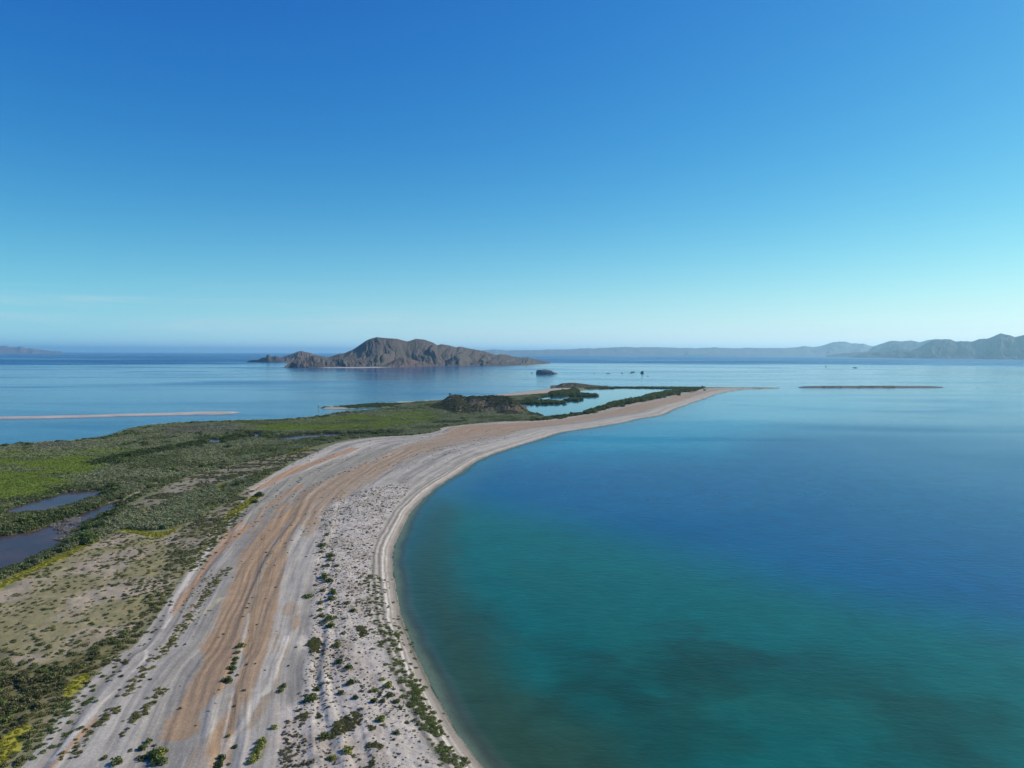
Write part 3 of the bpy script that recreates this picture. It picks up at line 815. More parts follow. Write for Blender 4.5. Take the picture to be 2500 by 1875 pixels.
# pale beach at the island's foot
bp = np.array([(757, 897.6), (800, 898.4), (870, 898.4), (943, 897.2), (960, 896.4)])
fa, ba = gp(smooth(bp, 4)), gp(smooth(bp - (0, .9), 4))
M_SAND = ground_material('island_sand')
def strip(name, A, B, z0, z1, c):
    n = len(A)
    v = np.vstack([np.column_stack([A, np.full(n, z0)]), np.column_stack([B, np.full(n, z1)])])
    i = np.arange(n - 1)
    f = np.stack([i, i + 1, i + n + 1, i + n], -1)
    return tag(mesh_obj(name, v, f, M_SAND, attrs={'ground_colour': ('FLOAT_COLOR', np.tile(c, (2 * n, 1)))}), kind='structure')
strip('island_beach', fa, ba, -.1, 2.2, PALE * 1.05)
isl = ridge_hill('islet', [(603, 882), (611, 880), (618, 878.7), (629, 879), (640, 873), (649, 873), (651.5, 866), (655, 865.5), (658, 867), (661.5, 871.5), (672, 869), (681, 872), (688, 874), (696, 880), (702, 884)],
                 [(603, 882.6), (618, 883), (654, 885), (690, 885), (702, 884.6)], 200, M_DARK, 140, 24, .3, .1, 33, .7, [(603, 4300), (702, 4280)], None, .08)
tag(isl, 'dark craggy islet with a square pinnacle beside the pale domed islet', 'islet', kind='structure')
isl = ridge_hill('islet', [(676, 884), (687, 872.5), (697.6, 868.8), (717.5, 862.4), (727, 858), (737, 857), (750, 860), (759, 862), (766, 865), (782, 870), (800, 875), (820, 884)],
                 [(676, 884.8), (820, 884.8)], 300, M_PINKR, 140, 30, .5, .09, 43, 1.0, [(676, 4450), (820, 4500)], None, .06)
tag(isl, 'pale pinkish domed islet behind the low foothill', 'islet', kind='structure')
# nearer hill on the marsh
hill = ridge_hill('hill', [(1050, 993), (1060, 988), (1072, 982), (1085, 975), (1096, 967.5), (1104, 964.5), (1113, 963), (1124, 964.5), (1134, 968), (1140, 970), (1147, 967), (1155, 965.6), (1167, 968), (1180, 966), (1195, 964.7), (1212, 965.5), (1231, 965.5), (1240, 968),
                           (1247, 971), (1258, 979), (1267, 988), (1280, 1001), (1289, 1009), (1296, 1013)],
                  [(1050, 1006), (1075, 1008), (1110, 1014), (1150, 1017), (1200, 1017), (1250, 1016), (1289, 1014.5), (1296, 1014.5)], 90, M_HILL, 300, 60, .16, .035, 53, .95,
                  [(1050, 735), (1110, 770), (1160, 750), (1230, 735), (1260, 705), (1296, 672)],
                  [(1050, .15), (1085, .15), (1115, -.12), (1150, .05), (1185, .3), (1208, .38), (1226, .05), (1242, -.2), (1265, -.15), (1296, 0)], .03)
tag(hill, 'rounded brown scrubby hill standing beside the lagoon', 'hill', kind='structure')
head = ridge_hill('headland', [(1344, 948.4), (1351, 946.8), (1357, 944.0), (1364, 939.5), (1371, 936), (1382, 935.2), (1393, 934.3), (1405, 934.8), (1418, 936), (1432, 938), (1448, 940.5), (1470, 944), (1485, 946.5)],
                  [(1344, 948.6), (1351, 948.6), (1393, 949), (1440, 949), (1485, 948)], 60, M_HILL, 120, 24, .3, .1, 63, .7, [(1344, 1205), (1485, 1215)], None, .08)
tag(head, 'low rocky headland at the far end of the sandy spit', 'headland', kind='structure')

# far ranges
def mountains(label, top, r0, r1, depth, seed, gf=.03, gy=.5, pb=1.0, lump=.08, back=1500, rough=1.0, mat=None):
    x0, x1 = top[0][0], top[-1][0]
    ta = np.array(top, float)
    xs = np.arange(x0, x1 + .1, 2.0)
    ys = np.interp(xs, ta[:, 0], ta[:, 1])
    jag = ((1 - np.abs(2 * vn(xs / 21, xs * 0, seed + 40) - 1)) - .5) * 1.9 + (vn(xs / 8, xs * 0, seed + 41) - .5) * 1.3 + (vn(xs / 3.5, xs * 0, seed + 42) - .5) * .6
    ys = ys - jag * rough * np.clip((866 - ys) / 14, 0, 1)
    top = list(zip(xs, ys))
    o = ridge_hill('mountain_range', top, [(x0, r0 - depth), (x1, r1 - depth)], back, mat or M_FAR, max(80, int((x1 - x0) * 1.0)), 34, gy, gf, seed, pb, [(x0, r0), (x1, r1)], None, lump, True, -3.0)
    return tag(o, label, 'mountains', kind='structure')
mountains('dark blue mountain rising over the bay, nearest of the far ranges', [(2078, 870.5), (2095, 866), (2110, 861.7), (2130, 860), (2151, 858), (2175, 855.5), (2196, 852), (2212, 854), (2227, 855), (2245, 846), (2262, 836), (2275, 831), (2287, 828.5), (2305, 828.4), (2319, 829), (2332, 832.6), (2350, 833.5), (2370, 834), (2389, 828), (2411, 827),
           (2430, 819), (2442, 814), (2452, 815.5), (2461, 817.4), (2477, 824), (2490, 819), (2500, 816), (2530, 812), (2570, 822), (2640, 818), (2720, 835), (2850, 842), (3000, 868)], 12000, 7800, 900, 73, .024, .7, .95, .10)
mountains('small pale blue mountain behind the dark blue one', [(2018, 868), (2035, 865), (2063, 861.7), (2085, 860), (2110, 859), (2142, 854), (2158, 846), (2173, 839.6), (2190, 840.5), (2205, 839), (2222, 843), (2240, 847.5), (2262, 855), (2290, 868)], 13800, 13800, 800, 83, .03, .5, 1.0, .10)
mountains('pale peaks between the dark blue mountain and the plateau', [(2110, 868), (2132, 846.5), (2155, 838), (2177, 831), (2190, 832), (2202, 833), (2212, 831.5), (2224, 831.7), (2243, 836), (2256, 833), (2268, 829.4), (2290, 828.5), (2330, 838), (2380, 866)], 14800, 14800, 900, 93, .02, .4, 1.0, .06)
mountains('long pale tableland low along the horizon', [(1150, 862), (1165, 857), (1182, 854.4), (1204, 853), (1230, 855), (1258, 855.7), (1300, 854.5), (1378, 853), (1428, 850.6), (1450, 850.5), (1482, 849), (1527, 847.5), (1560, 848), (1603, 847.5), (1650, 849), (1700, 849.8), (1713, 849), (1730, 849.5), (1745, 847), (1756, 849.8), (1800, 849.7), (1848, 849), (1880, 850), (1920, 849),
           (1945, 848), (1961, 845), (1975, 846.5), (1990, 847.5), (2002, 845), (2015, 841), (2026, 837.5), (2037, 835), (2063, 834), (2078, 838), (2090, 838.5), (2107, 839), (2120, 842.5), (2132, 846), (2160, 856), (2200, 866)], 18200, 17600, 1500, 103, .02, .4, .8, .04, 1500, .55, M_HAZEFAR)
mountains('faint low hills on the horizon beyond the open sea', [(-700, 850), (-500, 842), (-300, 838), (-150, 842), (-60, 840), (0, 844), (16, 845), (30, 848.5), (41, 848.7), (52, 846), (62, 849), (73, 850.6), (92, 854), (120, 856.5), (150, 858)], 18500, 19500, 1500, 113, .03, .4, 1.0, .05, 1500, .6, M_HAZEFAR)

# ------------------------------------------------------------------ sand bars
def sandbar(name, far, nearp, zc, c, label=None):
    A, B = gp(smooth(far, 4)), gp(smooth(nearp, 4))
    n = 160
    ra = np.linspace(0, 1, n)
    A = np.stack([np.interp(ra, np.linspace(0, 1, len(A)), A[:, k]) for k in (0, 1)], -1)
    B = np.stack([np.interp(ra, np.linspace(0, 1, len(B)), B[:, k]) for k in (0, 1)], -1)
    vv = np.linspace(0, 1, 14)
    XY = B[None] + (A - B)[None] * vv[:, None, None]
    q = np.sin(np.pi * vv) ** .7
    wd = np.linalg.norm(A - B, axis=1)
    Z = -.25 + (zc * np.minimum(1, wd / 25) + .25)[None] * q[:, None] * (.8 + .4 * fbm(XY[..., 0] / 14, XY[..., 1] / 14, 121))
    cc = np.tile(c, (XY.shape[0] * n, 1)) * (.75 + .5 * fbm(XY[..., 0] / 18, XY[..., 1] / 6, 122)).reshape(-1, 1)
    cc[(Z < .25).ravel()] *= .62
    o = mesh_obj(name, np.concatenate([XY, Z[..., None]], -1).reshape(-1, 3), grid_faces(14, n), M_SAND, attrs={'ground_colour': ('FLOAT_COLOR', cc)})
    return tag(o, label, 'sandbar' if label else None, kind='structure')
sandbar('sandbar', [(-700, 1032), (-300, 1023), (0, 1017.2), (181, 1013.6), (400, 1008), (490, 1005), (554, 1004.4), (589, 1006.2)],
        [(-700, 1042), (-300, 1031), (0, 1024), (72, 1023), (181, 1020.6), (307, 1016.6), (400, 1014.6), (449, 1014), (481, 1012.4), (508, 1013.4), (550, 1011.4), (590, 1006.9)], .9, C(.46, .40, .34), 'long narrow sandbar lying off the marsh in the blue sea')
sandbar('sand_island', [(1950, 945.6), (2002, 944), (2070, 943.6), (2135, 943.4), (2196, 943.6), (2259, 944.4), (2302, 945.9)], [(1950, 946.2), (2006, 947.2), (2116, 947.4), (2243, 947), (2302, 946.4)], 2.2, C(.105, .098, .09), 'low flat sand island with dark scrub beyond the spit tip')

# ------------------------------------------------------------------ sea rocks
def rock(px, py_base, wpx, hpx, label, mat=M_DARK, prof=None, depth=.6, seed=0, group=None):
    c = gp([(px, py_base)])[0]
    r = np.hypot(*c)
    W, Hh = wpx / FPX * r, hpx / FPX * r
    D = W * depth
    nu, nv = 36, 18
    U, V = np.meshgrid(np.linspace(-1, 1, nu), np.linspace(-1, 1, nv))
    if prof is None:
        pr = np.clip(1 - np.abs(U) ** 2.2, 0, 1) ** .6
    else:
        pr = np.interp(U, [a for a, _ in prof], [b for _, b in prof])
    wv = np.clip(1 - np.abs(U) ** 3, 0.02, 1) ** .5
    Z = Hh * pr * np.clip(1 - np.abs(V) ** 2.5, 0, 1) ** .6
    Z = Z * (.72 + .56 * fbm(U * 3 + seed * 7, V * 2.5, seed + 200, 4)) - .5
    X = U * W / 2; Y = V * D / 2 * wv
    X = X + (fbm(U * 4, V * 4, seed + 210) - .5) * W * .05
    Y = Y + (fbm(U * 4, V * 4, seed + 220) - .5) * D * .15
    o = mesh_obj('sea_rock', np.stack([X, Y, Z], -1).reshape(-1, 3), grid_faces(nv, nu), mat, sm=False)
    ang = math.atan2(c[0], c[1])
    o.location = (c[0], c[1] + D * .3, 0)
    o.rotation_euler = (0, 0, -ang)
    return tag(o, label, 'rock', group)
rock(1336, 913, 54, 10.5, 'large dark rock islet with white streaked tapering end, off the mountainous island', M_GUANO, [(-1, 0), (-.97, .7), (-.9, .9), (-.6, 1), (-.2, 1), (.0, .9), (.3, .8), (.6, .55), (.8, .3), (.95, .1), (1, 0)], .5, 1)
rock(1298.5, 911, 4, 1.6, 'tiny rock awash beside the blunt end of the large rock islet', seed=2)
rock(1451, 912, 2.8, 1.8, 'single dot of rock alone at the start of the row of rocks', seed=3)
rock(1484.5, 912.2, 15, 1.4, 'thin flat reef barely breaking the water in the row of rocks', seed=4, depth=.3)
rock(1518.8, 911.4, 4.4, 2.0, 'small low rock between the thin reef and the double rock', seed=5)
rock(1545.5, 909.2, 9.5, 3.2, 'low dark rock with two bumps next to the tall rounded rock', prof=[(-1, 0), (-.8, .5), (-.5, .9), (-.1, .6), (.2, .5), (.6, 1), (.85, .5), (1, 0)], seed=6)
rock(1541, 911.2, 10, 1.5, 'flat rock ledge just in front of the two-bump rock', seed=7, depth=.35)
rock(1568, 911.4, 10, 5.6, 'tallest rounded dark rock in the row of small rocks', prof=[(-1, 0), (-.85, .15), (-.7, .35), (-.4, .75), (0, .95), (.35, 1), (.6, .8), (.7, .3), (.9, .12), (1, 0)], seed=8)
rock(1582, 918.4, 4, 1.3, 'faint flat rock nearest the spit in the row of small rocks', seed=9)
rock(2016.3, 896, 3.0, 3.4, 'small pointed rock standing alone in the pale bay', prof=[(-1, 0), (-.6, .4), (0, .8), (.15, 1), (.5, .6), (1, 0)], seed=10)
rock(2088, 898.4, 10, 1.8, 'low flat rock in the pale bay beside the pointed one', seed=11, depth=.4)
rock(695, 897.2, 9, 1.3, 'flat reef ledge off the near tip of the mountainous island', seed=12, depth=.3)

# ------------------------------------------------------------------ plants
def leaf_material(name):
    T = NT(name)
    tint = T.attr('tint', 'INSTANCER').outputs['Color']
    lv = T.attr('leaf_shade').outputs['Fac']
    vm = T.n('ShaderNodeVectorMath', operation='SCALE')
    T.l(tint, vm.inputs[0]); T.l(lv, vm.inputs['Scale'])
    T.l(vm.outputs[0], T.bsdf.inputs['Base Color'])
    T.bsdf.inputs['Roughness'].default_value = .65
    T.bsdf.inputs['Specular IOR Level'].default_value = .25
    tl = T.n('ShaderNodeBsdfTranslucent')
    T.l(vm.outputs[0], tl.inputs[0])
    mx = T.n('ShaderNodeMixShader'); mx.inputs[0].default_value = .30
    T.l(T.bsdf.outputs[0], mx.inputs[1]); T.l(tl.outputs[0], mx.inputs[2])
    T.l(mx.outputs[0], T.out.inputs['Surface'])
    return T.m
M_LEAF = leaf_material('leaf')
Tb = NT('bark'); Tb.l(Tb.mix(Tb.ramp(Tb.noise(Tb.pos(), 6.0), .35, .65), V3(.10, .075, .055), V3(.19, .16, .13)), Tb.bsdf.inputs['Base Color']); Tb.bsdf.inputs['Roughness'].default_value = .9
M_BARK = Tb.m

def bush_geo(n, seed, leaf=.16, flat=.75, lobes=6, spread=.62):
    """unit bush: radius about 1, height about flat*1.5, leaf clumps as small bent quads over several lobes"""
    rg = np.random.default_rng(seed)
    lc = np.column_stack([rg.normal(0, spread * .62, (lobes, 2)), np.zeros(lobes)])
    lr = rg.uniform(.38, .68, lobes)
    rad = np.hypot(lc[:, 0], lc[:, 1])
    lc[:, :2] *= (np.minimum(rad, spread) / np.maximum(rad, 1e-3))[:, None]
    lc[:, 2] = rg.uniform(.15, .6, lobes) * flat * (1 - .5 * np.minimum(rad, 1))
    vs, fs, sh = [], [], []
    k = rg.choice(lobes, n, p=lr ** 2 / (lr ** 2).sum())
    th = rg.uniform(0, 2 * np.pi, n)
    ph = np.arccos(rg.uniform(-.35, 1, n))
    dr = np.stack([np.sin(ph) * np.cos(th), np.sin(ph) * np.sin(th), np.cos(ph)], -1)
    q = lc[k] + dr * (lr[k] * rg.uniform(.72, 1.05, n) ** .6)[:, None] * np.array([1, 1, flat])
    q[:, 2] = np.maximum(q[:, 2], .03)
    nrm = dr + rg.normal(0, .5, (n, 3)); nrm /= np.linalg.norm(nrm, axis=1)[:, None]
    ax = np.cross(nrm, rg.normal(0, 1, (n, 3))); ax /= np.linalg.norm(ax, axis=1)[:, None]
    bx = np.cross(nrm, ax)
    sz = leaf * rg.uniform(.6, 1.5, n)[:, None]
    el = rg.uniform(.55, 1.0, n)[:, None]
    V = np.stack([q - ax * sz, q - bx * sz * el + nrm * sz * .25, q + ax * sz, q + bx * sz * el + nrm * sz * .25], 1)
    shade = np.repeat(rg.uniform(.72, 1.3, n), 4)
    return V.reshape(-1, 3), np.arange(n * 4).reshape(-1, 4), shade

def stem_geo(seed):
    rg = np.random.default_rng(seed)
    vs, fs = [], []
    for k in range(4):
        a = rg.uniform(0, 2 * np.pi); tip = np.array([math.cos(a) * .45, math.sin(a) * .45, rg.uniform(.4, .7)])
        b = len(vs)
        for zz, rr in ((np.array([0, 0, -.05]), .06), (tip * .5 + (0, 0, .05), .04), (tip, .015)):
            for j in range(5):
                t = 2 * np.pi * j / 5
                vs.append(zz + np.array([math.cos(t) * rr, math.sin(t) * rr, 0]))
        for s in range(2):
            for j in range(5):
                fs.append((b + s * 5 + j, b + s * 5 + (j + 1) % 5, b + s * 5 + 5 + (j + 1) % 5, b + s * 5 + 5 + j))
    return np.array(vs), np.array(fs)

BUSH = [bush_geo(230, s, .15, .78, 7) for s in (1, 2, 3)] + [bush_geo(170, s, .17, .6, 6, .7) for s in (4, 5)] + [bush_geo(110, 6, .13, .5, 4, .8)]
def leaf_mesh(name, g):
    me = mesh_obj(name, g[0], g[1], M_LEAF, sm=False, attrs={'leaf_shade': ('FLOAT', g[2])})
    m = me.data
    bpy.data.objects.remove(me)
    return m
BM = [leaf_mesh('bush_leaves', g) for g in BUSH]
sv, sf = stem_geo(3)
_o = mesh_obj('bush_stem', sv, sf, M_BARK); SM_ = _o.data; bpy.data.objects.remove(_o)

def place_bush(name, xy, zz, rad, hgt, tint, kindm, label, cat, group=None, parts=False):
    o = bpy.data.objects.new(name, None if parts else BM[kindm])
    COL.objects.link(o)
    o.location = (float(xy[0]), float(xy[1]), float(zz))
    o.scale = (float(rad), float(rad), float(hgt))
    o.rotation_euler = (0, 0, random.uniform(0, 6.28))
    if parts:
        f = bpy.data.objects.new('foliage', BM[kindm]); COL.objects.link(f); f.parent = o
        f['tint'] = [float(t) for t in tint]
        s = bpy.data.objects.new('stem', SM_); COL.objects.link(s); s.parent = o
    else:
        o['tint'] = [float(t) for t in tint]
    return tag(o, label, cat, group)

# tints
DKG, MIDG, OLV, GRY, LIME, BRGR, SILV = C(.060, .085, .022), C(.125, .150, .040), C(.175, .170, .050), C(.240, .250, .125), C(.28, .28, .03), C(.205, .265, .036), C(.23, .21, .155)

hand = []    # (px, py, width px, tint, label)
def hb(px, py, w, tint, label): hand.append((px, py, w, tint, label))
A1 = 'on the pale dune strip above the bay'
for (px, py, w, lab) in [
    (786.8, 1337, 18, 'pale topped green shrub at the narrow upper end of the dune strip'), (806, 1362, 19, 'upper shrub of a close green pair on the dune strip'), (806, 1370, 15, 'lower shrub of a close green pair on the dune strip'),
    (799.5, 1385, 14, 'small dark shrub just below the close green pair'), (822, 1386, 13, 'small dark shrub set to the seaward side of the shrub line'), (794, 1413, 23, 'wide dark green shrub touching a rounder one'),
    (802, 1423, 20, 'round bright green shrub touching a wider one'), (788.6, 1445, 15, 'low olive shrub above the big dune pair'), (812, 1452, 20, 'spreading green shrub above the biggest dune shrub'),
    (809.4, 1467, 25, 'biggest rounded green shrub of the dune shrub line'), (752.4, 1461, 22, 'dark dome shrub at the edge of dunes and grey shingle'), (781.4, 1476, 16, 'thin olive shrub inland of the biggest dune shrub'),
    (846.5, 1475, 17, 'dark flat shrub halfway between shrub line and berm'), (862.7, 1493, 17, 'dark green shrub nearest the berm in mid dune'), (781, 1493, 14, 'small grey green shrub on bare dune sand'),
    (803, 1516, 24, 'long green shrub with a paler neighbour on the dunes'), (819, 1511, 15, 'pale green shrub joined to a long one on the dunes'), (806.7, 1534, 26, 'large dense dark shrub lowest of the dune shrub line'),
    (783, 1508, 15, 'sprawling low olive shrub beside the long green one'), (821, 1580, 24, 'dense dark shrub beyond the olive mat on the dunes'), (798.5, 1311, 14, 'dark shrub topmost in the dune shrub line'),
    (784, 1352, 13, 'grey dark shrub inland of the close green pair'), (835.6, 1550, 11, 'little bluish dark shrub in open sand')]:
    hb(px, py, w * .93, MIDG * random.uniform(.95, 1.5) if 'olive' not in lab else OLV * 1.1, lab)
for (px, py, w, lab) in [
    (588, 1585, 18, 'topmost shrub of the row of seven on the tan flat'), (579, 1601, 13, 'second shrub down the row of seven on the tan flat'), (575, 1615, 14, 'third shrub, flat topped, in the row of seven on the tan flat'),
    (572, 1625, 15, 'middle shrub of the row of seven on the tan flat'), (567, 1637, 20, 'tall fifth shrub of the row of seven on the tan flat'), (563.6, 1648, 14, 'round sixth shrub of the row of seven on the tan flat'), (557, 1668, 22, 'lowest and biggest shrub of the row of seven on the tan flat'),
    (691, 1681, 15, 'upper of two small olive shrubs on grey shingle'), (686.6, 1692, 16, 'lower of two small olive shrubs on grey shingle'), (772.5, 1689, 18, 'flat dark brown shrub alone on pink sand'),
    (761.6, 1715, 27, 'curved green shrub shaped like a hook on the dune edge'), (669.4, 1784, 17, 'lone bright shrub casting a long shadow on grey shingle'), (557, 1804, 10, 'tiny shrub on the pale stripe of the flat'),
    (641, 1818, 20, 'topmost bush of the bright green clump on shingle'), (635, 1831, 21, 'second bush of the bright green clump on shingle'), (628, 1845, 20, 'third bush of the bright green clump on shingle'), (624, 1860, 24, 'wide bush near the foot of the bright green clump'), (616, 1868, 20, 'paler lowest bush of the bright green clump'),
    (543, 1856, 16, 'upper bush of the dark trio at the photo edge'), (537, 1867, 16, 'middle bush of the dark trio at the photo edge'), (535, 1877, 20, 'lower bush of the dark trio at the photo edge'),
    (792, 1804, 25, 'rounded olive shrub between the two olive mats'), (778, 1754, 14, 'dark narrow shrub beside the pebbly dune path'), (573.6, 1830, 14, 'dark shrub on blue grey shingle beside the pale stripe'),
    (828, 1620, 20, 'green shrub on bare pink sand below the dense dark shrub'), (852, 1634, 17, 'green shrub with a trailing dead branch on the dunes'), (856, 1671, 20, 'two-toned shrub with dark shaded side on the dunes'), (832.5, 1696, 18, 'sprawling dead looking dark shrub on the dunes'),
    (867, 1708, 14, 'small dark shrub among grey dune tufts'), (933, 1660, 14, 'bright shrub close to the berm thicket'), (946, 1674, 22, 'mixed olive shrub below the bright one near the berm'), (915.7, 1687, 17, 'lime green shrub inland of the dark bushy one'),
    (951, 1697, 20, 'dark bushy shrub nearest the berm thicket'), (913, 1714, 20, 'grey green shrub with a dark shadow by the berm'), (934, 1714, 16, 'dull brown shrub between two green ones'), (970, 1712, 16, 'brown flat shrub against the berm thicket'), (930, 1761, 24, 'dark shrub with one bright green end on the dunes'),
    (849, 1840, 28, 'bright rounded shrub largest near the olive mats'), (811, 1856, 20, 'blackish shrub beside the bright rounded one'), (969, 1791, 17, 'dark upright shrub in the grey tuft field'),
    (373, 1853, 30, 'dark middle bush of the clump at the foot of the tracks'), (395, 1845, 28, 'bright bush topping the clump at the foot of the tracks'), (390, 1866, 28, 'dense front bush of the clump at the foot of the tracks'), (348.5, 1834, 20, 'round olive bush behind the clump at the foot of the tracks'), (363.5, 1817, 16, 'small olive bush furthest up behind the clump'), (348, 1857, 20, 'low dark bush on the inland side of the clump'),
    (256, 1859, 13, 'small lone bush between two grey tracks'), (286, 1872, 24, 'long low bush beside the foot of the tracks'),
    (582, 1183, 18, 'dark mound shrub alone on the sandy opening'), (632, 1213, 22, 'dark green shrub by the yellow grass near the salt strip'), (622, 1229, 14, 'flat dark shrub below the one by the yellow grass')]:
    hb(px, py, w, (MIDG if 'dark' not in lab else DKG * 1.25) * random.uniform(.85, 1.2) if ('bright' not in lab and 'lime' not in lab) else C(.25, .26, .055), lab)
hxy = gp([(a, b) for a, b, *_ in hand], 1.3)
hz = ground_z(hxy)
for (px, py, w, tint, lab), q, zz in zip(hand, hxy, hz):
    r = math.hypot(q[0], q[1])
    rad = w / FPX * math.hypot(r, 58) * .5
    place_bush('shrub', q, zz - .05, rad, rad * random.uniform(.95, 1.25), tint, random.choice((0, 1, 2)), lab, 'shrub', 'shrubs dotted over the beach', True)

# ---- scattered plants: points, then the biggest as objects, the rest as stuff
SCAT = {}
def jitter_grid(poly, step):
    lo, hi = poly.min(0), poly.max(0)
    X, Y = np.meshgrid(np.arange(lo[0], hi[0], step), np.arange(lo[1], hi[1], step))
    Q = np.stack([X.ravel(), Y.ravel()], -1) + RNG.uniform(-.5, .5, (X.size, 2)) * step
    a = np.degrees(np.arctan2(Q[:, 0], Q[:, 1]))
    r = np.hypot(Q[:, 0], Q[:, 1])
    Q = Q[(np.abs(a) < 45) & (r > 75)]
    return Q[inside(Q, poly)]

def add(kind, xy, rad, hgt, tint, idx, zz=None):
    if len(xy) == 0: return
    if zz is None: zz = ground_z(xy)
    SCAT.setdefault(kind, []).append((xy, zz, np.broadcast_to(rad, len(xy)), np.broadcast_to(hgt, len(xy)), np.broadcast_to(tint, (len(xy), 3)), np.broadcast_to(idx, len(xy))))

def water_gap(xy):
    g = np.full(len(xy), -50.0)
    for q in ponds: g = np.maximum(g, sd(xy, q, 50))
    return np.maximum(g, sd(xy, lagoon, 50))

# marsh scrub
W_SAND = gp([(1195, 963), (1249, 958.5), (1303, 952.5), (1355, 945.5), (1393, 944), (1402, 951), (1393, 955), (1348, 961), (1303, 965), (1251, 968.5), (1215, 971)])
for (r0, r1, step) in ((0, 330, 1.55), (330, 620, 2.0), (620, 1500, 2.9)):
    Q = jitter_grid(Z_MARSH, step)
    r = np.hypot(Q[:, 0], Q[:, 1])
    Q = Q[(r >= r0) & (r < r1)]
    r = np.hypot(Q[:, 0], Q[:, 1])
    g = water_gap(Q)
    # low scrub on the near banks, so that the ponds show from the sea side
    Q, r, g = Q[g < -.8], r[g < -.8], g[g < -.8]
    x1, y1 = Q[:, 0], Q[:, 1]
    n1, n2 = fbm(x1 / 22, y1 / 22, 301), fbm(x1 / 7, y1 / 7, 302)
    g1, g2 = sd(Q, Z_GREEN1, 40), sd(Q, Z_GREEN2, 40)
    gm = sst(-4, 8, np.maximum(g1, g2) + (n1 - .5) * 30)
    gm = gm * (1 - .8 * sst(.56, .66, fbm(x1 / 30, y1 / 14, 303)))
    dr, _ = pl_dist(Q, Z_DARKROW)
    sh = np.minimum(dr, 999)
    near_bank = sst(-14, -2, g) 
    behind = sd(Q - np.stack([x1, y1], -1) / r[:, None] * 9, np.vstack([ponds[0]]), 40) * 0
    tint = GRY[None] * (1 - gm[:, None]) + BRGR[None] * gm[:, None]
    mixd = sst(.5, .68, n1)[:, None] * (1 - gm[:, None]) * .7
    tint = tint * (1 - mixd) + (MIDG * .85)[None] * mixd
    rowm = sst(11, 5, dr)[:, None]
    edge = np.maximum(rowm, (near_bank * sst(.3, .5, n2) * .75)[:, None])
    tint = tint * (1 - edge) + DKG[None] * edge
    for q in Z_BROWN:
        bm = sst(-2, 6, sd(Q, q, 30) + (n1 - .5) * 14)[:, None] * .7
        tint = tint * (1 - bm) + SILV[None] * bm
    # far-side mangroves
    farm = (r > 640) & (x1 > 55)
    tint[farm] = (DKG * .6 + MIDG * .45) * (.8 + .5 * n2[farm])[:, None]
    vary = 1 + (RNG.uniform(.82, 1.2, (len(Q), 1)) * (.8 + .45 * n2[:, None]) - 1) * (1 - .6 * gm[:, None])
    tint = tint * vary
    rad = step * RNG.uniform(.6, 1.0, len(Q)) * (1 + .3 * gm)
    hgt = (1.1 + .9 * n2 + .35 * RNG.random(len(Q))) * (1 - .5 * gm)
    hgt = hgt + rowm[:, 0] * 1.0
    colpx = 1250 + FPX * x1 / Q[:, 1]
    hgt[farm] = np.where(colpx[farm] > 1300, 4.3, 2.6) + 1.9 * RNG.random(farm.sum())
    rad = np.where(farm, rad * 1.15, rad)
    # keep bushes that stand between the camera and a pond short
    for q in ponds:
        Qs = Q + Q / r[:, None] * np.clip(r * .03, 5, 22)[:, None]
        hid = sd(Qs, q, 5) > -1
        hgt = np.where(hid, np.minimum(hgt, .75), hgt)
    # sandy paths stay open
    okp = np.ones(len(Q), bool)
    for L, wd in ((gp([(265, 1242), (310, 1215), (360, 1190), (400, 1170), (450, 1150), (520, 1128), (580, 1120)], .8), 1.6), (gp([(340, 1262), (375, 1240), (400, 1225)], .8), 1.4)):
        dd_, _ = pl_dist(Q, L); okp &= dd_ > wd
    dens = np.ones(len(Q))
    for q in Z_YELLOW: okp &= sd(Q, q, 5) < 0
    okp &= ~inside(Q, W_SAND)
    dnl, _ = pl_dist(Q, north_line); okp &= dnl > 9
    okp &= (ground_z(Q) > .03)
    add('scrub_bush', Q[okp], rad[okp], hgt[okp], tint[okp], RNG.integers(0, 5, okp.sum()))

# taller canopies standing out of the scrub: pond edges, coast, and the dark rows
Q = jitter_grid(Z_MARSH, 5.5)
g = water_gap(Q); dc = sd(Q, land, 40); r = np.hypot(Q[:, 0], Q[:, 1])
n1 = fbm(Q[:, 0] / 26, Q[:, 1] / 16, 371)
dr, _ = pl_dist(Q, Z_DARKROW)
k = ((g > -9) & (g < -2) & (RNG.random(len(Q)) < .55)) | ((dc < 16) & (dc > 3) & (n1 > .47)) | (dr < 7) | ((n1 > .62) & (RNG.random(len(Q)) < .35))
k &= ~inside(Q, W_SAND)
for q in ponds: k &= ~(sd(Q + Q / r[:, None] * np.clip(r * .05, 8, 30)[:, None], q, 5) > -1)
k &= np.maximum(sd(Q, Z_GREEN1, 40), sd(Q, Z_GREEN2, 40)) < -2
Q, n1 = Q[k], n1[k]
add('scrub_bush', Q, RNG.uniform(1.8, 3.4, len(Q)), RNG.uniform(2.2, 3.4, len(Q)), (DKG * .7 + MIDG * .4)[None] * RNG.uniform(.7, 1.35, (len(Q), 1)), RNG.integers(0, 3, len(Q)))
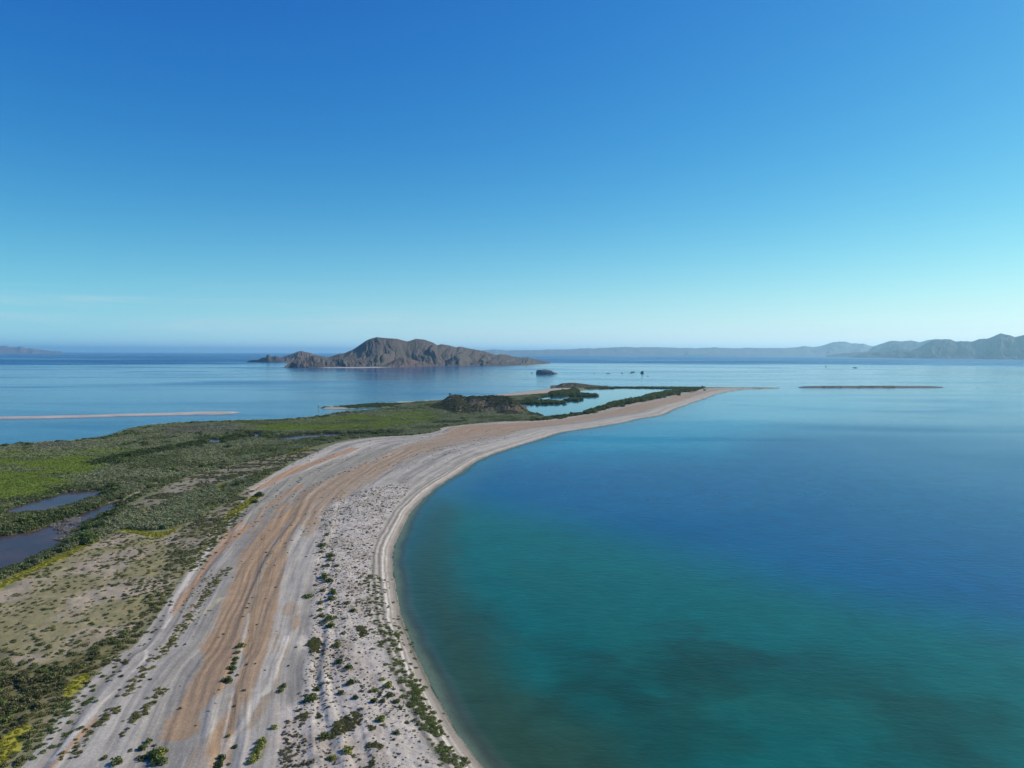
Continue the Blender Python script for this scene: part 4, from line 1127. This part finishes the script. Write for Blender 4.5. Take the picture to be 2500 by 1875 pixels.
# scrub field: grey-green tufts, thicker towards the track and the corner
Q = jitter_grid(Z_FIELD, 1.05)
n1, n2 = fbm(Q[:, 0] / 9, Q[:, 1] / 9, 311), fbm(Q[:, 0] / 22, Q[:, 1] / 22, 312)
dth = sd(Q, Z_THICK, 40)
pth = np.clip(.42 + .9 * sst(.42, .66, n1) + .7 * sst(-3, 6, dth + (n2 - .5) * 20) - .5 * sst(.6, .75, n2), 0, 1)
k = RNG.random(len(Q)) < pth * .62
for q in Z_YELLOW: k &= sd(Q, q, 5) < 0
Q, n1, dth = Q[k], n1[k], dth[k]
th = sst(-3, 8, dth)
rad = RNG.uniform(.26, .62, len(Q)) * (1 + .85 * th)
tint = (OLV * .75 + GRY * .35)[None] * RNG.uniform(.6, 1.25, (len(Q), 1))
tint = tint * (1 - .35 * th[:, None]) 
pick = RNG.random(len(Q)) < .18
tint[pick] = MIDG * 1.1
add('scrub_bush', Q, rad, rad * RNG.uniform(.7, 1.1, len(Q)), tint, RNG.integers(0, 6, len(Q)))
# yellow-green saltwort strips
for q in Z_YELLOW:
    Q = jitter_grid(q, .8)
    add('saltwort', Q, RNG.uniform(.35, .6, len(Q)), .22, YELLOW[None] * RNG.uniform(.6, 1.15, (len(Q), 1)), 5)
# edge bushes where scrub meets the beach
# dune tufts
Q = jitter_grid(Z_PALE, .55)
n1 = fbm(Q[:, 0] / 7, Q[:, 1] / 7, 321)
ts, _ = pl_dist(Q, shore); 
pd = np.clip(.42 + .55 * sst(.38, .58, n1), 0, 1) * sst(5, 7, ts)
k = RNG.random(len(Q)) < pd * .72
Q = Q[k]
rad = RNG.uniform(.09, .24, len(Q))
big = RNG.random(len(Q)) < .10
rad[big] *= 2.0
tint = (GRY * .42 + SILV * .34)[None] * RNG.uniform(.55, 1.2, (len(Q), 1))
add('dune_tuft', Q, rad, rad * RNG.uniform(.7, 1.2, len(Q)), tint, RNG.integers(0, 6, len(Q)))
# sparse tufts on the shingle
Q = jitter_grid(beach_poly, 2.6)
rq = np.hypot(Q[:, 0], Q[:, 1])
ts, sa = pl_dist(Q, shore); ti, _ = pl_dist(Q, inner)
tq = ts / (ts + ti)
sn = vn(tq * 34 + (fbm(sa / 70, tq * 3, 5) - .5) * 5, sa / 160, 6)
k = (RNG.random(len(Q)) < .10 + .5 * sst(.62, .8, sn) * sst(.3, .6, fbm(Q[:, 0] / 12, Q[:, 1] / 12, 331))) & (ts > 14) & (rq < 520) & (sd(Q, Z_PALE, 5) < 0)
Q = Q[k]
rad = RNG.uniform(.14, .36, len(Q))
add('dune_tuft', Q, rad, rad, (GRY * .5 + OLV * .2)[None] * RNG.uniform(.6, 1.2, (len(Q), 1)), RNG.integers(0, 6, len(Q)))
# rows of low shrubs along the old beach ridges
ROWLAB = []
def row(pts, width, dens, tint, rmin, rmax, kind='ridge_shrub', hk=.75, lab='low shrub in the thin lines along the far beach ridges'):
    L = gp(smooth(pts, 4), 1.3)
    seg = np.linalg.norm(np.diff(L, axis=0), axis=1); tot = seg.sum()
    n = int(tot * dens)
    s = RNG.uniform(0, tot, n)
    cs = np.concatenate([[0], np.cumsum(seg)])
    Q = np.stack([np.interp(s, cs, L[:, k]) for k in (0, 1)], -1) + RNG.normal(0, width, (n, 2))
    if kind in ('ridge_shrub', 'berm_creeper'): ROWLAB.append((kind, L, lab))
    rad = RNG.uniform(rmin, rmax, n)
    add(kind, Q, rad, rad * hk, tint[None] * 1.15 * RNG.uniform(.65, 1.3, (n, 1)), RNG.integers(0, 6, n))
for q in ([(400, 1188), (490, 1155), (563, 1140), (640, 1124), (700, 1113), (750, 1102), (790, 1098), (740, 1122), (690, 1140), (600, 1165), (540, 1180), (470, 1204), (430, 1225), (395, 1248), (350, 1262), (380, 1225), (320, 1240)],
          [(472, 1279), (520, 1256), (563, 1226), (600, 1202), (630, 1195), (600, 1225), (560, 1262), (520, 1305), (480, 1360), (440, 1400), (400, 1440), (410, 1360), (430, 1310)]):
    Q = jitter_grid(gp(q, .8), 1.1)
    n1 = fbm(Q[:, 0] / 12, Q[:, 1] / 5, 361)
    Q = Q[RNG.random(len(Q)) < .10 + .8 * sst(.52, .66, n1)]
    add('scrub_bush', Q, RNG.uniform(.4, 1.0, len(Q)), RNG.uniform(.4, .9, len(Q)), (GRY * .5 + OLV * .4)[None] * RNG.uniform(.6, 1.2, (len(Q), 1)), RNG.integers(0, 6, len(Q)))
row([(559, 1388), (520, 1430), (470, 1500), (440, 1545), (411, 1580), (398, 1595), (370, 1625), (343, 1654), (304, 1706)], .75, 4.42, OLV * .95, 0.22, 0.49, lab='olive shrub in the longest row crossing the grey shingle tracks')
row([(289, 1729), (262, 1755), (224, 1791)], .55, 5.44, OLV * .8, 0.25, 0.49, lab='olive shrub in the short dense row next to the white track line')
row([(224, 1791), (199, 1816), (172, 1864)], .6, 3.06, OLV * .9, 0.22, 0.46, lab='olive shrub in the row beside the thin orange track')
row([(398, 1692), (365, 1725), (331, 1765)], .55, 6.12, OLV, 0.25, 0.49, lab='bright olive shrub in the compact strip between two grey bands')
row([(331, 1765), (310, 1785), (289, 1806)], .35, 1.53, OLV * .7, 0.19, 0.40, lab='tiny shrub in the sparse tail below the compact olive strip')
row([(516, 1405), (480, 1440), (436, 1503)], .5, 1.53, OLV * .75, 0.15, 0.33, lab='tiny tuft in the broken line along the orange strip')
row([(430, 1500), (470, 1520), (520, 1490)], .8, 0.68, OLV * .7, 0.15, 0.33, lab='tiny shrub scattered where the pale and dark bands cross')
row([(570, 1270), (600, 1240), (633, 1212)], 1.6, 2.38, OLV * .9, 0.22, 0.53, lab='low shrub among the yellow grass by the salt rimmed strip')
row([(462, 1396), (500, 1345), (540, 1300), (575, 1258)], 1.6, 5.10, MIDG * .9, 0.25, 0.66, lab='green shrub in the hedge like row between field and orange strip')
row([(240, 1660), (289, 1610), (340, 1560), (400, 1470)], 2.0, 2.72, OLV * .6, 0.22, 0.53, lab='small shrub along the edge of the scrub field beside the track')
row([(90, 1850), (130, 1795), (165, 1745), (200, 1700)], 1.5, 3.74, DKG * 1.5, 0.25, 0.59, lab='dark shrub at the ragged edge of the corner thicket')
for pts in ([(700, 1330), (740, 1300), (790, 1262)], [(560, 1330), (610, 1285), (680, 1235), (760, 1190), (850, 1150), (960, 1112)], [(650, 1228), (720, 1180), (800, 1140), (880, 1110)],
            [(690, 1150), (780, 1105), (860, 1092)], [(930, 1145), (1000, 1118), (1100, 1090), (1200, 1068)], [(1040, 1128), (1130, 1095), (1240, 1070)], [(1000, 1075), (1080, 1062)]):
    row(pts, 1.0, .35, OLV * .65, 0.19, 0.53)
for pts, wd in (([(1300, 1027), (1340, 1024.5), (1376, 1018.5)], 2.0), ([(1374, 1017.5), (1420, 1011), (1462, 1001)], 2.6), ([(1462, 1000), (1500, 990), (1555, 979.5), (1590, 972)], 5.0), ([(1590, 972), (1640, 961), (1690, 952.5)], 6.0)):
    row(pts, wd, .62, (DKG * .6 + MIDG * .45) / 1.15, 2.2, 3.4, 'mangrove', 1.55 if pts[0][0] > 1400 else 1.0, '')
# green creeper thicket on the berm
CREEP = ['topmost loose patch on the berm', 'second sparse patch on the berm', 'small patch above the dense berm bushes', 'dense patch where the berm narrows', 'little patch under the dense one', 'hooked patch touching the bare sand', 'upper part of the long berm thicket', 'lower part of the long berm thicket', 'lowest patch of the berm near the water']
for pts, wd, dn in (([(905, 1402), (912, 1425), (916, 1445)], 1.6, 5), ([(912, 1455), (922, 1480), (926, 1500)], 1.9, 4.5), ([(930, 1505), (938, 1520), (945, 1535)], 2.2, 5), ([(948, 1535), (958, 1560), (968, 1592)], 1.7, 8), ([(965, 1608), (975, 1622), (983, 1632)], 1.3, 7),
                    ([(982, 1645), (1000, 1655), (1016, 1668), (1022, 1676)], .8, 10), ([(998, 1680), (1012, 1705), (1022, 1725)], 1.1, 10), ([(1022, 1725), (1040, 1745), (1052, 1770), (1062, 1790)], 1.0, 11), ([(1076, 1806), (1088, 1830), (1108, 1850), (1122, 1866)], 1.0, 8)):
    row(pts, wd, dn, MIDG * .95, .3, .62, 'berm_creeper', .55, 'green creeper cushion in the ' + CREEP.pop(0))
# olive mats on the dunes
for q in ([(800, 1800), (818, 1767), (845, 1748), (872, 1735), (888, 1755), (872, 1774), (845, 1792), (815, 1803)], [(872, 1862), (878, 1842), (908, 1855), (916, 1872), (890, 1885), (872, 1880)], [(895, 1770), (925, 1765), (940, 1775), (905, 1785)],
          [(892, 1815), (935, 1820), (930, 1830), (898, 1826)], [(747, 1578), (765, 1558), (782, 1560), (780, 1610), (765, 1612), (755, 1590)], [(720, 1757), (735, 1738), (752, 1742), (745, 1760), (722, 1765)], [(865, 1530), (885, 1525), (900, 1545), (880, 1555)]):
    Q = jitter_grid(gp(q, 1.4), .42)
    n1 = fbm(Q[:, 0] / 1.6, Q[:, 1] / 1.6, 341)
    Q = Q[n1 > .44]
    add('mat_plant', Q, RNG.uniform(.25, .5, len(Q)), .26, (OLV * .85)[None] * RNG.uniform(.65, 1.25, (len(Q), 1)), RNG.integers(3, 6, len(Q)))
# brown tufts at the photo's foot
Q = jitter_grid(gp([(690, 1760), (740, 1765), (750, 1830), (735, 1900), (680, 1900), (690, 1830)], 1.4), .7)
Q = Q[RNG.random(len(Q)) < .6]
add('dune_tuft', Q, RNG.uniform(.18, .42, len(Q)), .3, C(.17, .15, .085)[None] * RNG.uniform(.7, 1.3, (len(Q), 1)), RNG.integers(0, 6, len(Q)))

# shrubs on the hill, the headland and the island's front
def on_hill(o, n, rmin, rmax, tint, vmin=-1.0, vmax=.4, kind='hill_scrub'):
    G, V, u = HILLS[o.name]
    iv = np.where((V >= vmin) & (V <= vmax))[0]
    a = RNG.uniform(iv[0], iv[-1] - .01, n); b = RNG.uniform(0, len(u) - 1.01, n)
    i, j = a.astype(int), b.astype(int); fa, fb_ = (a - i)[:, None], (b - j)[:, None]
    q = G[i, j] * (1 - fa) * (1 - fb_) + G[i + 1, j] * fa * (1 - fb_) + G[i, j + 1] * (1 - fa) * fb_ + G[i + 1, j + 1] * fa * fb_
    n1 = fbm(q[:, 0] / 14, q[:, 1] / 14, 351)
    q = q[n1 > .36]
    q = q[q[:, 2] > .3]
    rad = RNG.uniform(rmin, rmax, len(q))
    add(kind, q[:, :2], rad, rad * .9, tint[None] * RNG.uniform(.6, 1.3, (len(q), 1)), RNG.integers(0, 5, len(q)), q[:, 2] - .1)
on_hill(hill, 5200, .5, 1.3, (OLV * .3 + GRY * .3))
on_hill(head, 300, .6, 1.4, (OLV * .5 + GRY * .3))
# mangroves round the spit, the far strip, the small sand island
Q = jitter_grid(gp([(1430, 950.5), (1487, 949.2), (1508, 947.2), (1600, 948.4), (1700, 950), (1716, 949.6), (1720, 946.4), (1650, 945.8), (1580, 945.5), (1500, 945.4), (1440, 946.5)]), 3.0)
add('mangrove', Q, RNG.uniform(2.2, 3.6, len(Q)), RNG.uniform(2.2, 3.2, len(Q)), (DKG * .8 + MIDG * .25)[None] * RNG.uniform(.7, 1.3, (len(Q), 1)), RNG.integers(0, 3, len(Q)), np.full(len(Q), .1))
Q = jitter_grid(gp([(830, 993.5), (880, 988.8), (915, 986), (960, 985.5), (1000, 987), (960, 992.5), (931, 994), (895, 995.2), (855, 997.2)]), 2.6)
add('mangrove', Q, RNG.uniform(1.8, 2.8, len(Q)), RNG.uniform(1.4, 2.4, len(Q)), (DKG * .7 + MIDG * .35)[None] * RNG.uniform(.7, 1.3, (len(Q), 1)), RNG.integers(0, 3, len(Q)), np.full(len(Q), .3))
for (a, b, w, n) in ((2005, 2060, .5, 50), (2060, 2190, .6, 70), (2120, 2145, .5, 30)):
    px = RNG.uniform(a, b, n)
    Q = gp(np.stack([px, RNG.normal(945.6, w, n)], -1))
    add('mangrove', Q, RNG.uniform(1.5, 3.0, n), RNG.uniform(1.2, 2.0, n), (DKG * 1.0)[None] * RNG.uniform(.7, 1.2, (n, 1)), RNG.integers(0, 3, n), np.full(n, 1.2))
for (px, py) in ((790, 996), (793, 994.5), (797, 994.8), (803, 995), (818, 993.6), (821, 993.4), (829, 993), (832, 994), (836, 994.5)):
    Q = gp([(px, py)])
    add('mangrove', Q, np.array([1.6]), np.array([1.3]), (DKG)[None], np.array([1]), np.array([.5]))
# dead grey brush in the channel
Q = jitter_grid(gp([(95, 1290), (130, 1280), (175, 1262), (200, 1262), (180, 1290), (160, 1310), (150, 1322), (120, 1308), (110, 1298)], .3), .9)
Q = Q[fbm(Q[:, 0] / 4, Q[:, 1] / 4, 381) > .50]
add('dead_brush', Q, RNG.uniform(.4, .8, len(Q)), RNG.uniform(.4, .8, len(Q)), C(.30, .275, .25)[None] * RNG.uniform(.7, 1.25, (len(Q), 1)), RNG.integers(3, 6, len(Q)), np.full(len(Q), .05))

# ---- biggest as objects, rest as stuff
INFO = {
    'scrub_bush': ('bush', [('grey green marsh bush in the thick scrub round the dark ponds', 'scrub bushes of the marsh'), ('olive bush in the thick scrub beside the grey shingle track', 'scrub bushes of the track side thicket')], 300, 'scrub_thicket'),
    'dune_tuft': ('shrub', [('tiny dark tuft shrub on the pale dune strip', 'tuft shrubs of the dunes')], 215, 'dune_tufts'),
    'ridge_shrub': ('shrub', [('low olive shrub in the rows along the old beach ridges', 'shrub rows on the beach ridges')], 200, 'ridge_shrubs'),
    'berm_creeper': ('creeper', [('small green creeper cushion in the thicket on the berm', 'creeper cushions of the berm')], 120, 'berm_creepers'),
}
def gn_tree(objs):
    ng = bpy.data.node_groups.new('plant_spread', 'GeometryNodeTree')
    ng.interface.new_socket('Geometry', in_out='INPUT', socket_type='NodeSocketGeometry')
    ng.interface.new_socket('Geometry', in_out='OUTPUT', socket_type='NodeSocketGeometry')
    N = ng.nodes
    gi, go = N.new('NodeGroupInput'), N.new('NodeGroupOutput')
    iop = N.new('GeometryNodeInstanceOnPoints')
    join = N.new('GeometryNodeJoinGeometry')
    for ob in objs:
        oi = N.new('GeometryNodeObjectInfo'); oi.transform_space = 'ORIGINAL'
        oi.inputs['Object'].default_value = ob
        oi.inputs['As Instance'].default_value = True
        ng.links.new(oi.outputs['Geometry'], join.inputs[0])
    def na(name, ty):
        a = N.new('GeometryNodeInputNamedAttribute'); a.data_type = ty; a.inputs['Name'].default_value = name
        return a.outputs['Attribute']
    iop.inputs['Pick Instance'].default_value = True
    ng.links.new(gi.outputs[0], iop.inputs['Points'])
    ng.links.new(join.outputs[0], iop.inputs['Instance'])
    ng.links.new(na('pick', 'INT'), iop.inputs['Instance Index'])
    e2r = N.new('FunctionNodeEulerToRotation')
    ng.links.new(na('turn', 'FLOAT_VECTOR'), e2r.inputs[0])
    ng.links.new(e2r.outputs[0], iop.inputs['Rotation'])
    ng.links.new(na('size', 'FLOAT_VECTOR'), iop.inputs['Scale'])
    ng.links.new(iop.outputs[0], go.inputs[0])
    return ng

def place_label(kind, q):
    Q = np.array([q])
    if kind in ('ridge_shrub', 'berm_creeper'):
        return min(((pl_dist(Q, L)[0][0], lab) for k_, L, lab in ROWLAB if k_ == kind))[1]
    if kind == 'dune_tuft':
        if sd(Q, Z_PALE)[0] < 0: return 'tiny dark tuft shrub on bare grey shingle outside the dunes'
        ds_ = pl_dist(Q, shore)[0][0]
        near = math.hypot(*q) < 118
        if ds_ < 16: return 'tiny grey tuft shrub on the dune side of the berm ' + ('low in the dunes' if near else 'high in the dunes')
        if ds_ < 30: return 'tiny grey tuft shrub in the middle of the pale dune strip ' + ('near the olive mats' if near else 'beyond the olive mats')
        return 'tiny grey tuft shrub on the inland edge of the pale dune strip ' + ('near the olive mats' if near else 'beyond the olive mats')
    dp = [sd(Q, p_)[0] for p_ in ponds]
    if inside(Q, Z_THICK)[0]: return 'olive bush in the dark thicket beside the grey track' + (', close to a yellow patch' if max(sd(Q, y_)[0] for y_ in Z_YELLOW) > -7 else ', away from yellow patches')
    if inside(Q, Z_FIELD)[0]: return 'low olive bush dotted over the pink sandy flat below the largest pond'
    if dp[1] > -9: return 'grey green mangrove bush on the bank of the largest dark pond'
    if dp[0] > -9: return 'grey green mangrove bush on the bank of the long narrow pond'
    if max(sd(Q, y_)[0] for y_ in Z_YELLOW) > -9: return 'grey green bush overhanging the yellow saltwort strip'
    return 'grey green scrub bush in the thick marsh between ponds and sandy openings'

SPREAD = []
PROTO = {}
for kind, L in SCAT.items():
    xy = np.vstack([a[0] for a in L]); zz = np.concatenate([a[1] for a in L]); rad = np.concatenate([a[2] for a in L]); hg = np.concatenate([a[3] for a in L])
    tint = np.vstack([a[4] for a in L]); idx = np.concatenate([a[5] for a in L]).astype(int)
    r = np.hypot(xy[:, 0], xy[:, 1])
    # keep what the camera's surroundings can show
    az = np.degrees(np.arctan2(xy[:, 0], xy[:, 1]))
    ok = (zz > -.2) & (np.abs(az) < 44)
    xy, zz, rad, hg, tint, idx, r, az = xy[ok], zz[ok], rad[ok], hg[ok], tint[ok], idx[ok], r[ok], az[ok]
    solo = np.zeros(len(xy), bool)
    if kind in INFO:
        cat, labs, nmax, stuffname = INFO[kind]
        app = rad / np.hypot(r, 60)
        dv = np.stack([xy[:, 0], xy[:, 1], zz - CAM_H], -1) @ Rm
        px, py = 1250 - FPX * dv[:, 0] / dv[:, 2], 937.5 + FPX * dv[:, 1] / dv[:, 2]
        app = np.where((px > 8) & (px < 2492) & (py < 1868), app, 0)
        order = np.argsort(-app)[:nmax]
        solo[order] = True
        lab_of = [place_label(kind, xy[i]) for i in order]
        for i, lab in zip(order, lab_of):
            grp = 'plants described as ' + lab.split(' ', 1)[1]
            name = {'scrub_bush': 'scrub_bush', 'dune_tuft': 'tuft_shrub', 'ridge_shrub': 'ridge_shrub', 'berm_creeper': 'creeper_cushion'}[kind]
            place_bush(name, xy[i], zz[i] - .03, rad[i], hg[i], tint[i], idx[i], lab, cat, grp)
    else:
        stuffname = kind
    rest = ~solo
    SPREAD.append((stuffname, xy[rest], zz[rest], rad[rest], hg[rest], tint[rest], idx[rest]))
# one real bush of each shape serves as the source of the spread
src = []
for k in range(len(BM)):
    src.append(next(ob for ob in COL.objects if ob.data is BM[k]))
NG = gn_tree(src)
STUFF_LABEL = {'scrub_thicket': 'thick grey green mangrove scrub covering the marsh', 'saltwort': 'yellow green saltwort strips edging the marsh', 'dune_tufts': 'sparse dark tufts scattered over dunes and shingle', 'ridge_shrubs': 'low shrubs along the far beach ridges',
               'berm_creepers': 'green creeper thicket on the berm above the water', 'mat_plant': 'olive plant mats on the dune sand', 'hill_scrub': 'dull scrub on the hill and headland', 'mangrove': 'dark mangrove belt round the lagoon and spit', 'dead_brush': 'dead grey brush standing in the pond channel'}
NAMEFIX = {'mat_plant': 'dune_plant_mats', 'mangrove': 'mangrove_belt'}
for (nm, xy, zz, rad, hg, tint, idx) in SPREAD:
    n = len(xy)
    if n == 0: continue
    me = bpy.data.meshes.new(nm)
    me.vertices.add(n)
    me.vertices.foreach_set('co', np.column_stack([xy, zz - .05]).astype(np.float32).ravel())
    for an, ty, arr, fld in (('size', 'FLOAT_VECTOR', np.column_stack([rad, rad, hg]), 'vector'), ('turn', 'FLOAT_VECTOR', np.column_stack([RNG.normal(0, .06, n), RNG.normal(0, .06, n), RNG.uniform(0, 6.28, n)]), 'vector'), ('tint', 'FLOAT_COLOR', np.column_stack([tint, np.ones(n)]), 'color')):
        at = me.attributes.new(an, ty, 'POINT'); at.data.foreach_set(fld, np.ascontiguousarray(arr, np.float32).ravel())
    at = me.attributes.new('pick', 'INT', 'POINT'); at.data.foreach_set('value', idx.astype(np.int32))
    ob = bpy.data.objects.new(NAMEFIX.get(nm, nm), me)
    COL.objects.link(ob)
    md = ob.modifiers.new('spread', 'NODES'); md.node_group = NG
    tag(ob, STUFF_LABEL.get(nm), None, None, 'stuff')
    print('spread', nm, n)

# mangrove islets in the lagoon: each a thing of its own, bushes standing in the water
def clump(outline, label, n, rr, hh, tint, seed):
    poly = gp(outline)
    rg = np.random.default_rng(seed)
    lo, hi = poly.min(0), poly.max(0)
    pts = []
    while len(pts) < n:
        q = rg.uniform(lo, hi, (200, 2)); q = q[inside(q, poly)]
        pts += list(q)
    pts = np.array(pts[:n])
    c = pts.mean(0)
    V, Fc, S, off = [], [], [], 0
    for q in pts:
        g = BUSH[rg.integers(0, 3)]
        a = rg.uniform(0, 6.28); ca, sa_ = math.cos(a), math.sin(a)
        v = g[0].copy()
        v = np.column_stack([v[:, 0] * ca - v[:, 1] * sa_, v[:, 0] * sa_ + v[:, 1] * ca, v[:, 2]]) * np.array([rr, rr, hh]) * rg.uniform(.8, 1.2)
        v[:, :2] += q - c
        V.append(v); Fc.append(g[1] + off); S.append(g[2] * rg.uniform(.75, 1.25)); off += len(v)
    o = mesh_obj('mangrove_islet', np.vstack(V), np.vstack(Fc), M_LEAF, sm=False, attrs={'leaf_shade': ('FLOAT', np.concatenate(S))})
    o.location = (c[0], c[1], .05)
    o['tint'] = [float(t) for t in tint]
    return tag(o, label, 'mangrove', 'mangrove islets in the lagoon')
MT = DKG * .85 + MIDG * .25
clump([(1266, 986), (1300, 987), (1345, 987), (1379, 985), (1378, 981.5), (1340, 979), (1290, 979)], 'longest mangrove islet, low and straight, joining the hill side of the lagoon', 80, 3.4, 3.4, MT, 1)
clump([(1380, 979), (1400, 979.6), (1421, 978.8), (1420, 975), (1400, 974), (1382, 975)], 'small round mangrove islet alone in the middle of the lagoon', 34, 3.2, 3.4, MT, 2)
clump([(1392, 969), (1420, 969.3), (1452, 968.3), (1461, 966), (1440, 963), (1405, 962), (1388, 964)], 'mangrove tongue reaching into the lagoon behind the small round islet', 60, 3.6, 3.6, MT, 3)

# single trees
def tree(px, py, hpx, label, dead=False, zz=0.0, seed=0, rng=None):
    c = gp([(px, py)])[0] if rng is None else azr(np.array([px]), np.array([rng]))[0]
    r = math.hypot(*c)
    h = hpx / FPX * r
    e = bpy.data.objects.new('dead_tree' if dead else 'tree', None); COL.objects.link(e)
    e.location = (c[0], c[1], zz)
    rg = np.random.default_rng(seed)
    vs, fs = [], []
    def limb(a, b, ra, rb):
        k = len(vs)
        for p_, r_ in ((a, ra), ((a + b) / 2 + rg.normal(0, .04 * h, 3), (ra + rb) / 2), (b, rb)):
            for j in range(6):
                t = 2 * math.pi * j / 6
                vs.append(p_ + np.array([math.cos(t) * r_, math.sin(t) * r_, 0]))
        for s in range(2):
            for j in range(6):
                fs.append((k + s * 6 + j, k + s * 6 + (j + 1) % 6, k + s * 6 + 6 + (j + 1) % 6, k + s * 6 + 6 + j))
    top = np.array([.06 * h, 0, h * .75])
    limb(np.array([0, 0, -.4]), top, .05 * h, .03 * h)
    tips = []
    for k in range(6):
        a = rg.uniform(0, 6.28); st = top * rg.uniform(.5, 1)
        b = st + np.array([math.cos(a) * .22 * h, math.sin(a) * .22 * h, rg.uniform(.12, .3) * h])
        limb(st, b, .022 * h, .008 * h); tips.append(b)
    mesh_obj('trunk', np.array(vs), np.array(fs), M_BARK, e)
    V, Fc, S, off = [], [], [], 0
    for b in tips:
        g = bush_geo(26 if dead else 90, rg.integers(1000), .2, .8, 4)
        V.append(g[0] * (.17 if dead else .24) * h + b - np.array([0, 0, .05 * h])); Fc.append(g[1] + off); S.append(g[2]); off += len(g[0])
    cr = mesh_obj('crown', np.vstack(V), np.vstack(Fc), M_LEAF, e, sm=False, attrs={'leaf_shade': ('FLOAT', np.concatenate(S))})
    cr['tint'] = [float(t) for t in (DKG * .9)]
    return tag(e, label, 'tree')
tree(777, 998, 8, 'thin sparse mangrove tree standing in the water off the little spit', True, 0.0, 1)
z98 = float(height_at(np.array(1098.5), np.array(969.3), 768.0))
tree(1098.5, 968, 8.5, 'small upright tree on the crest of the scrubby hill', False, z98, 2, 768)

# ------------------------------------------------------------------ air
T = NT('haze_air')
T.t.nodes.remove(T.bsdf)
pv = T.n('ShaderNodeVolumePrincipled')
pv.inputs['Color'].default_value = (.47, .83, 1.0, 1)
pv.inputs['Density'].default_value = 4.5e-5
pv.inputs['Anisotropy'].default_value = .42
T.l(pv.outputs[0], T.out.inputs['Volume'])
hx, z0, z1 = 62000.0, -7.0, 350.0
hv = [(sx_ * hx, sy_ * hx, zz_) for zz_ in (z0, z1) for sx_, sy_ in ((-1, -1), (1, -1), (1, 1), (-1, 1))]
hf = [(0, 3, 2, 1), (4, 5, 6, 7), (0, 1, 5, 4), (1, 2, 6, 5), (2, 3, 7, 6), (3, 0, 4, 7)]
hz_o = mesh_obj('haze', hv, hf, T.m, sm=False)
tag(hz_o, kind='stuff')
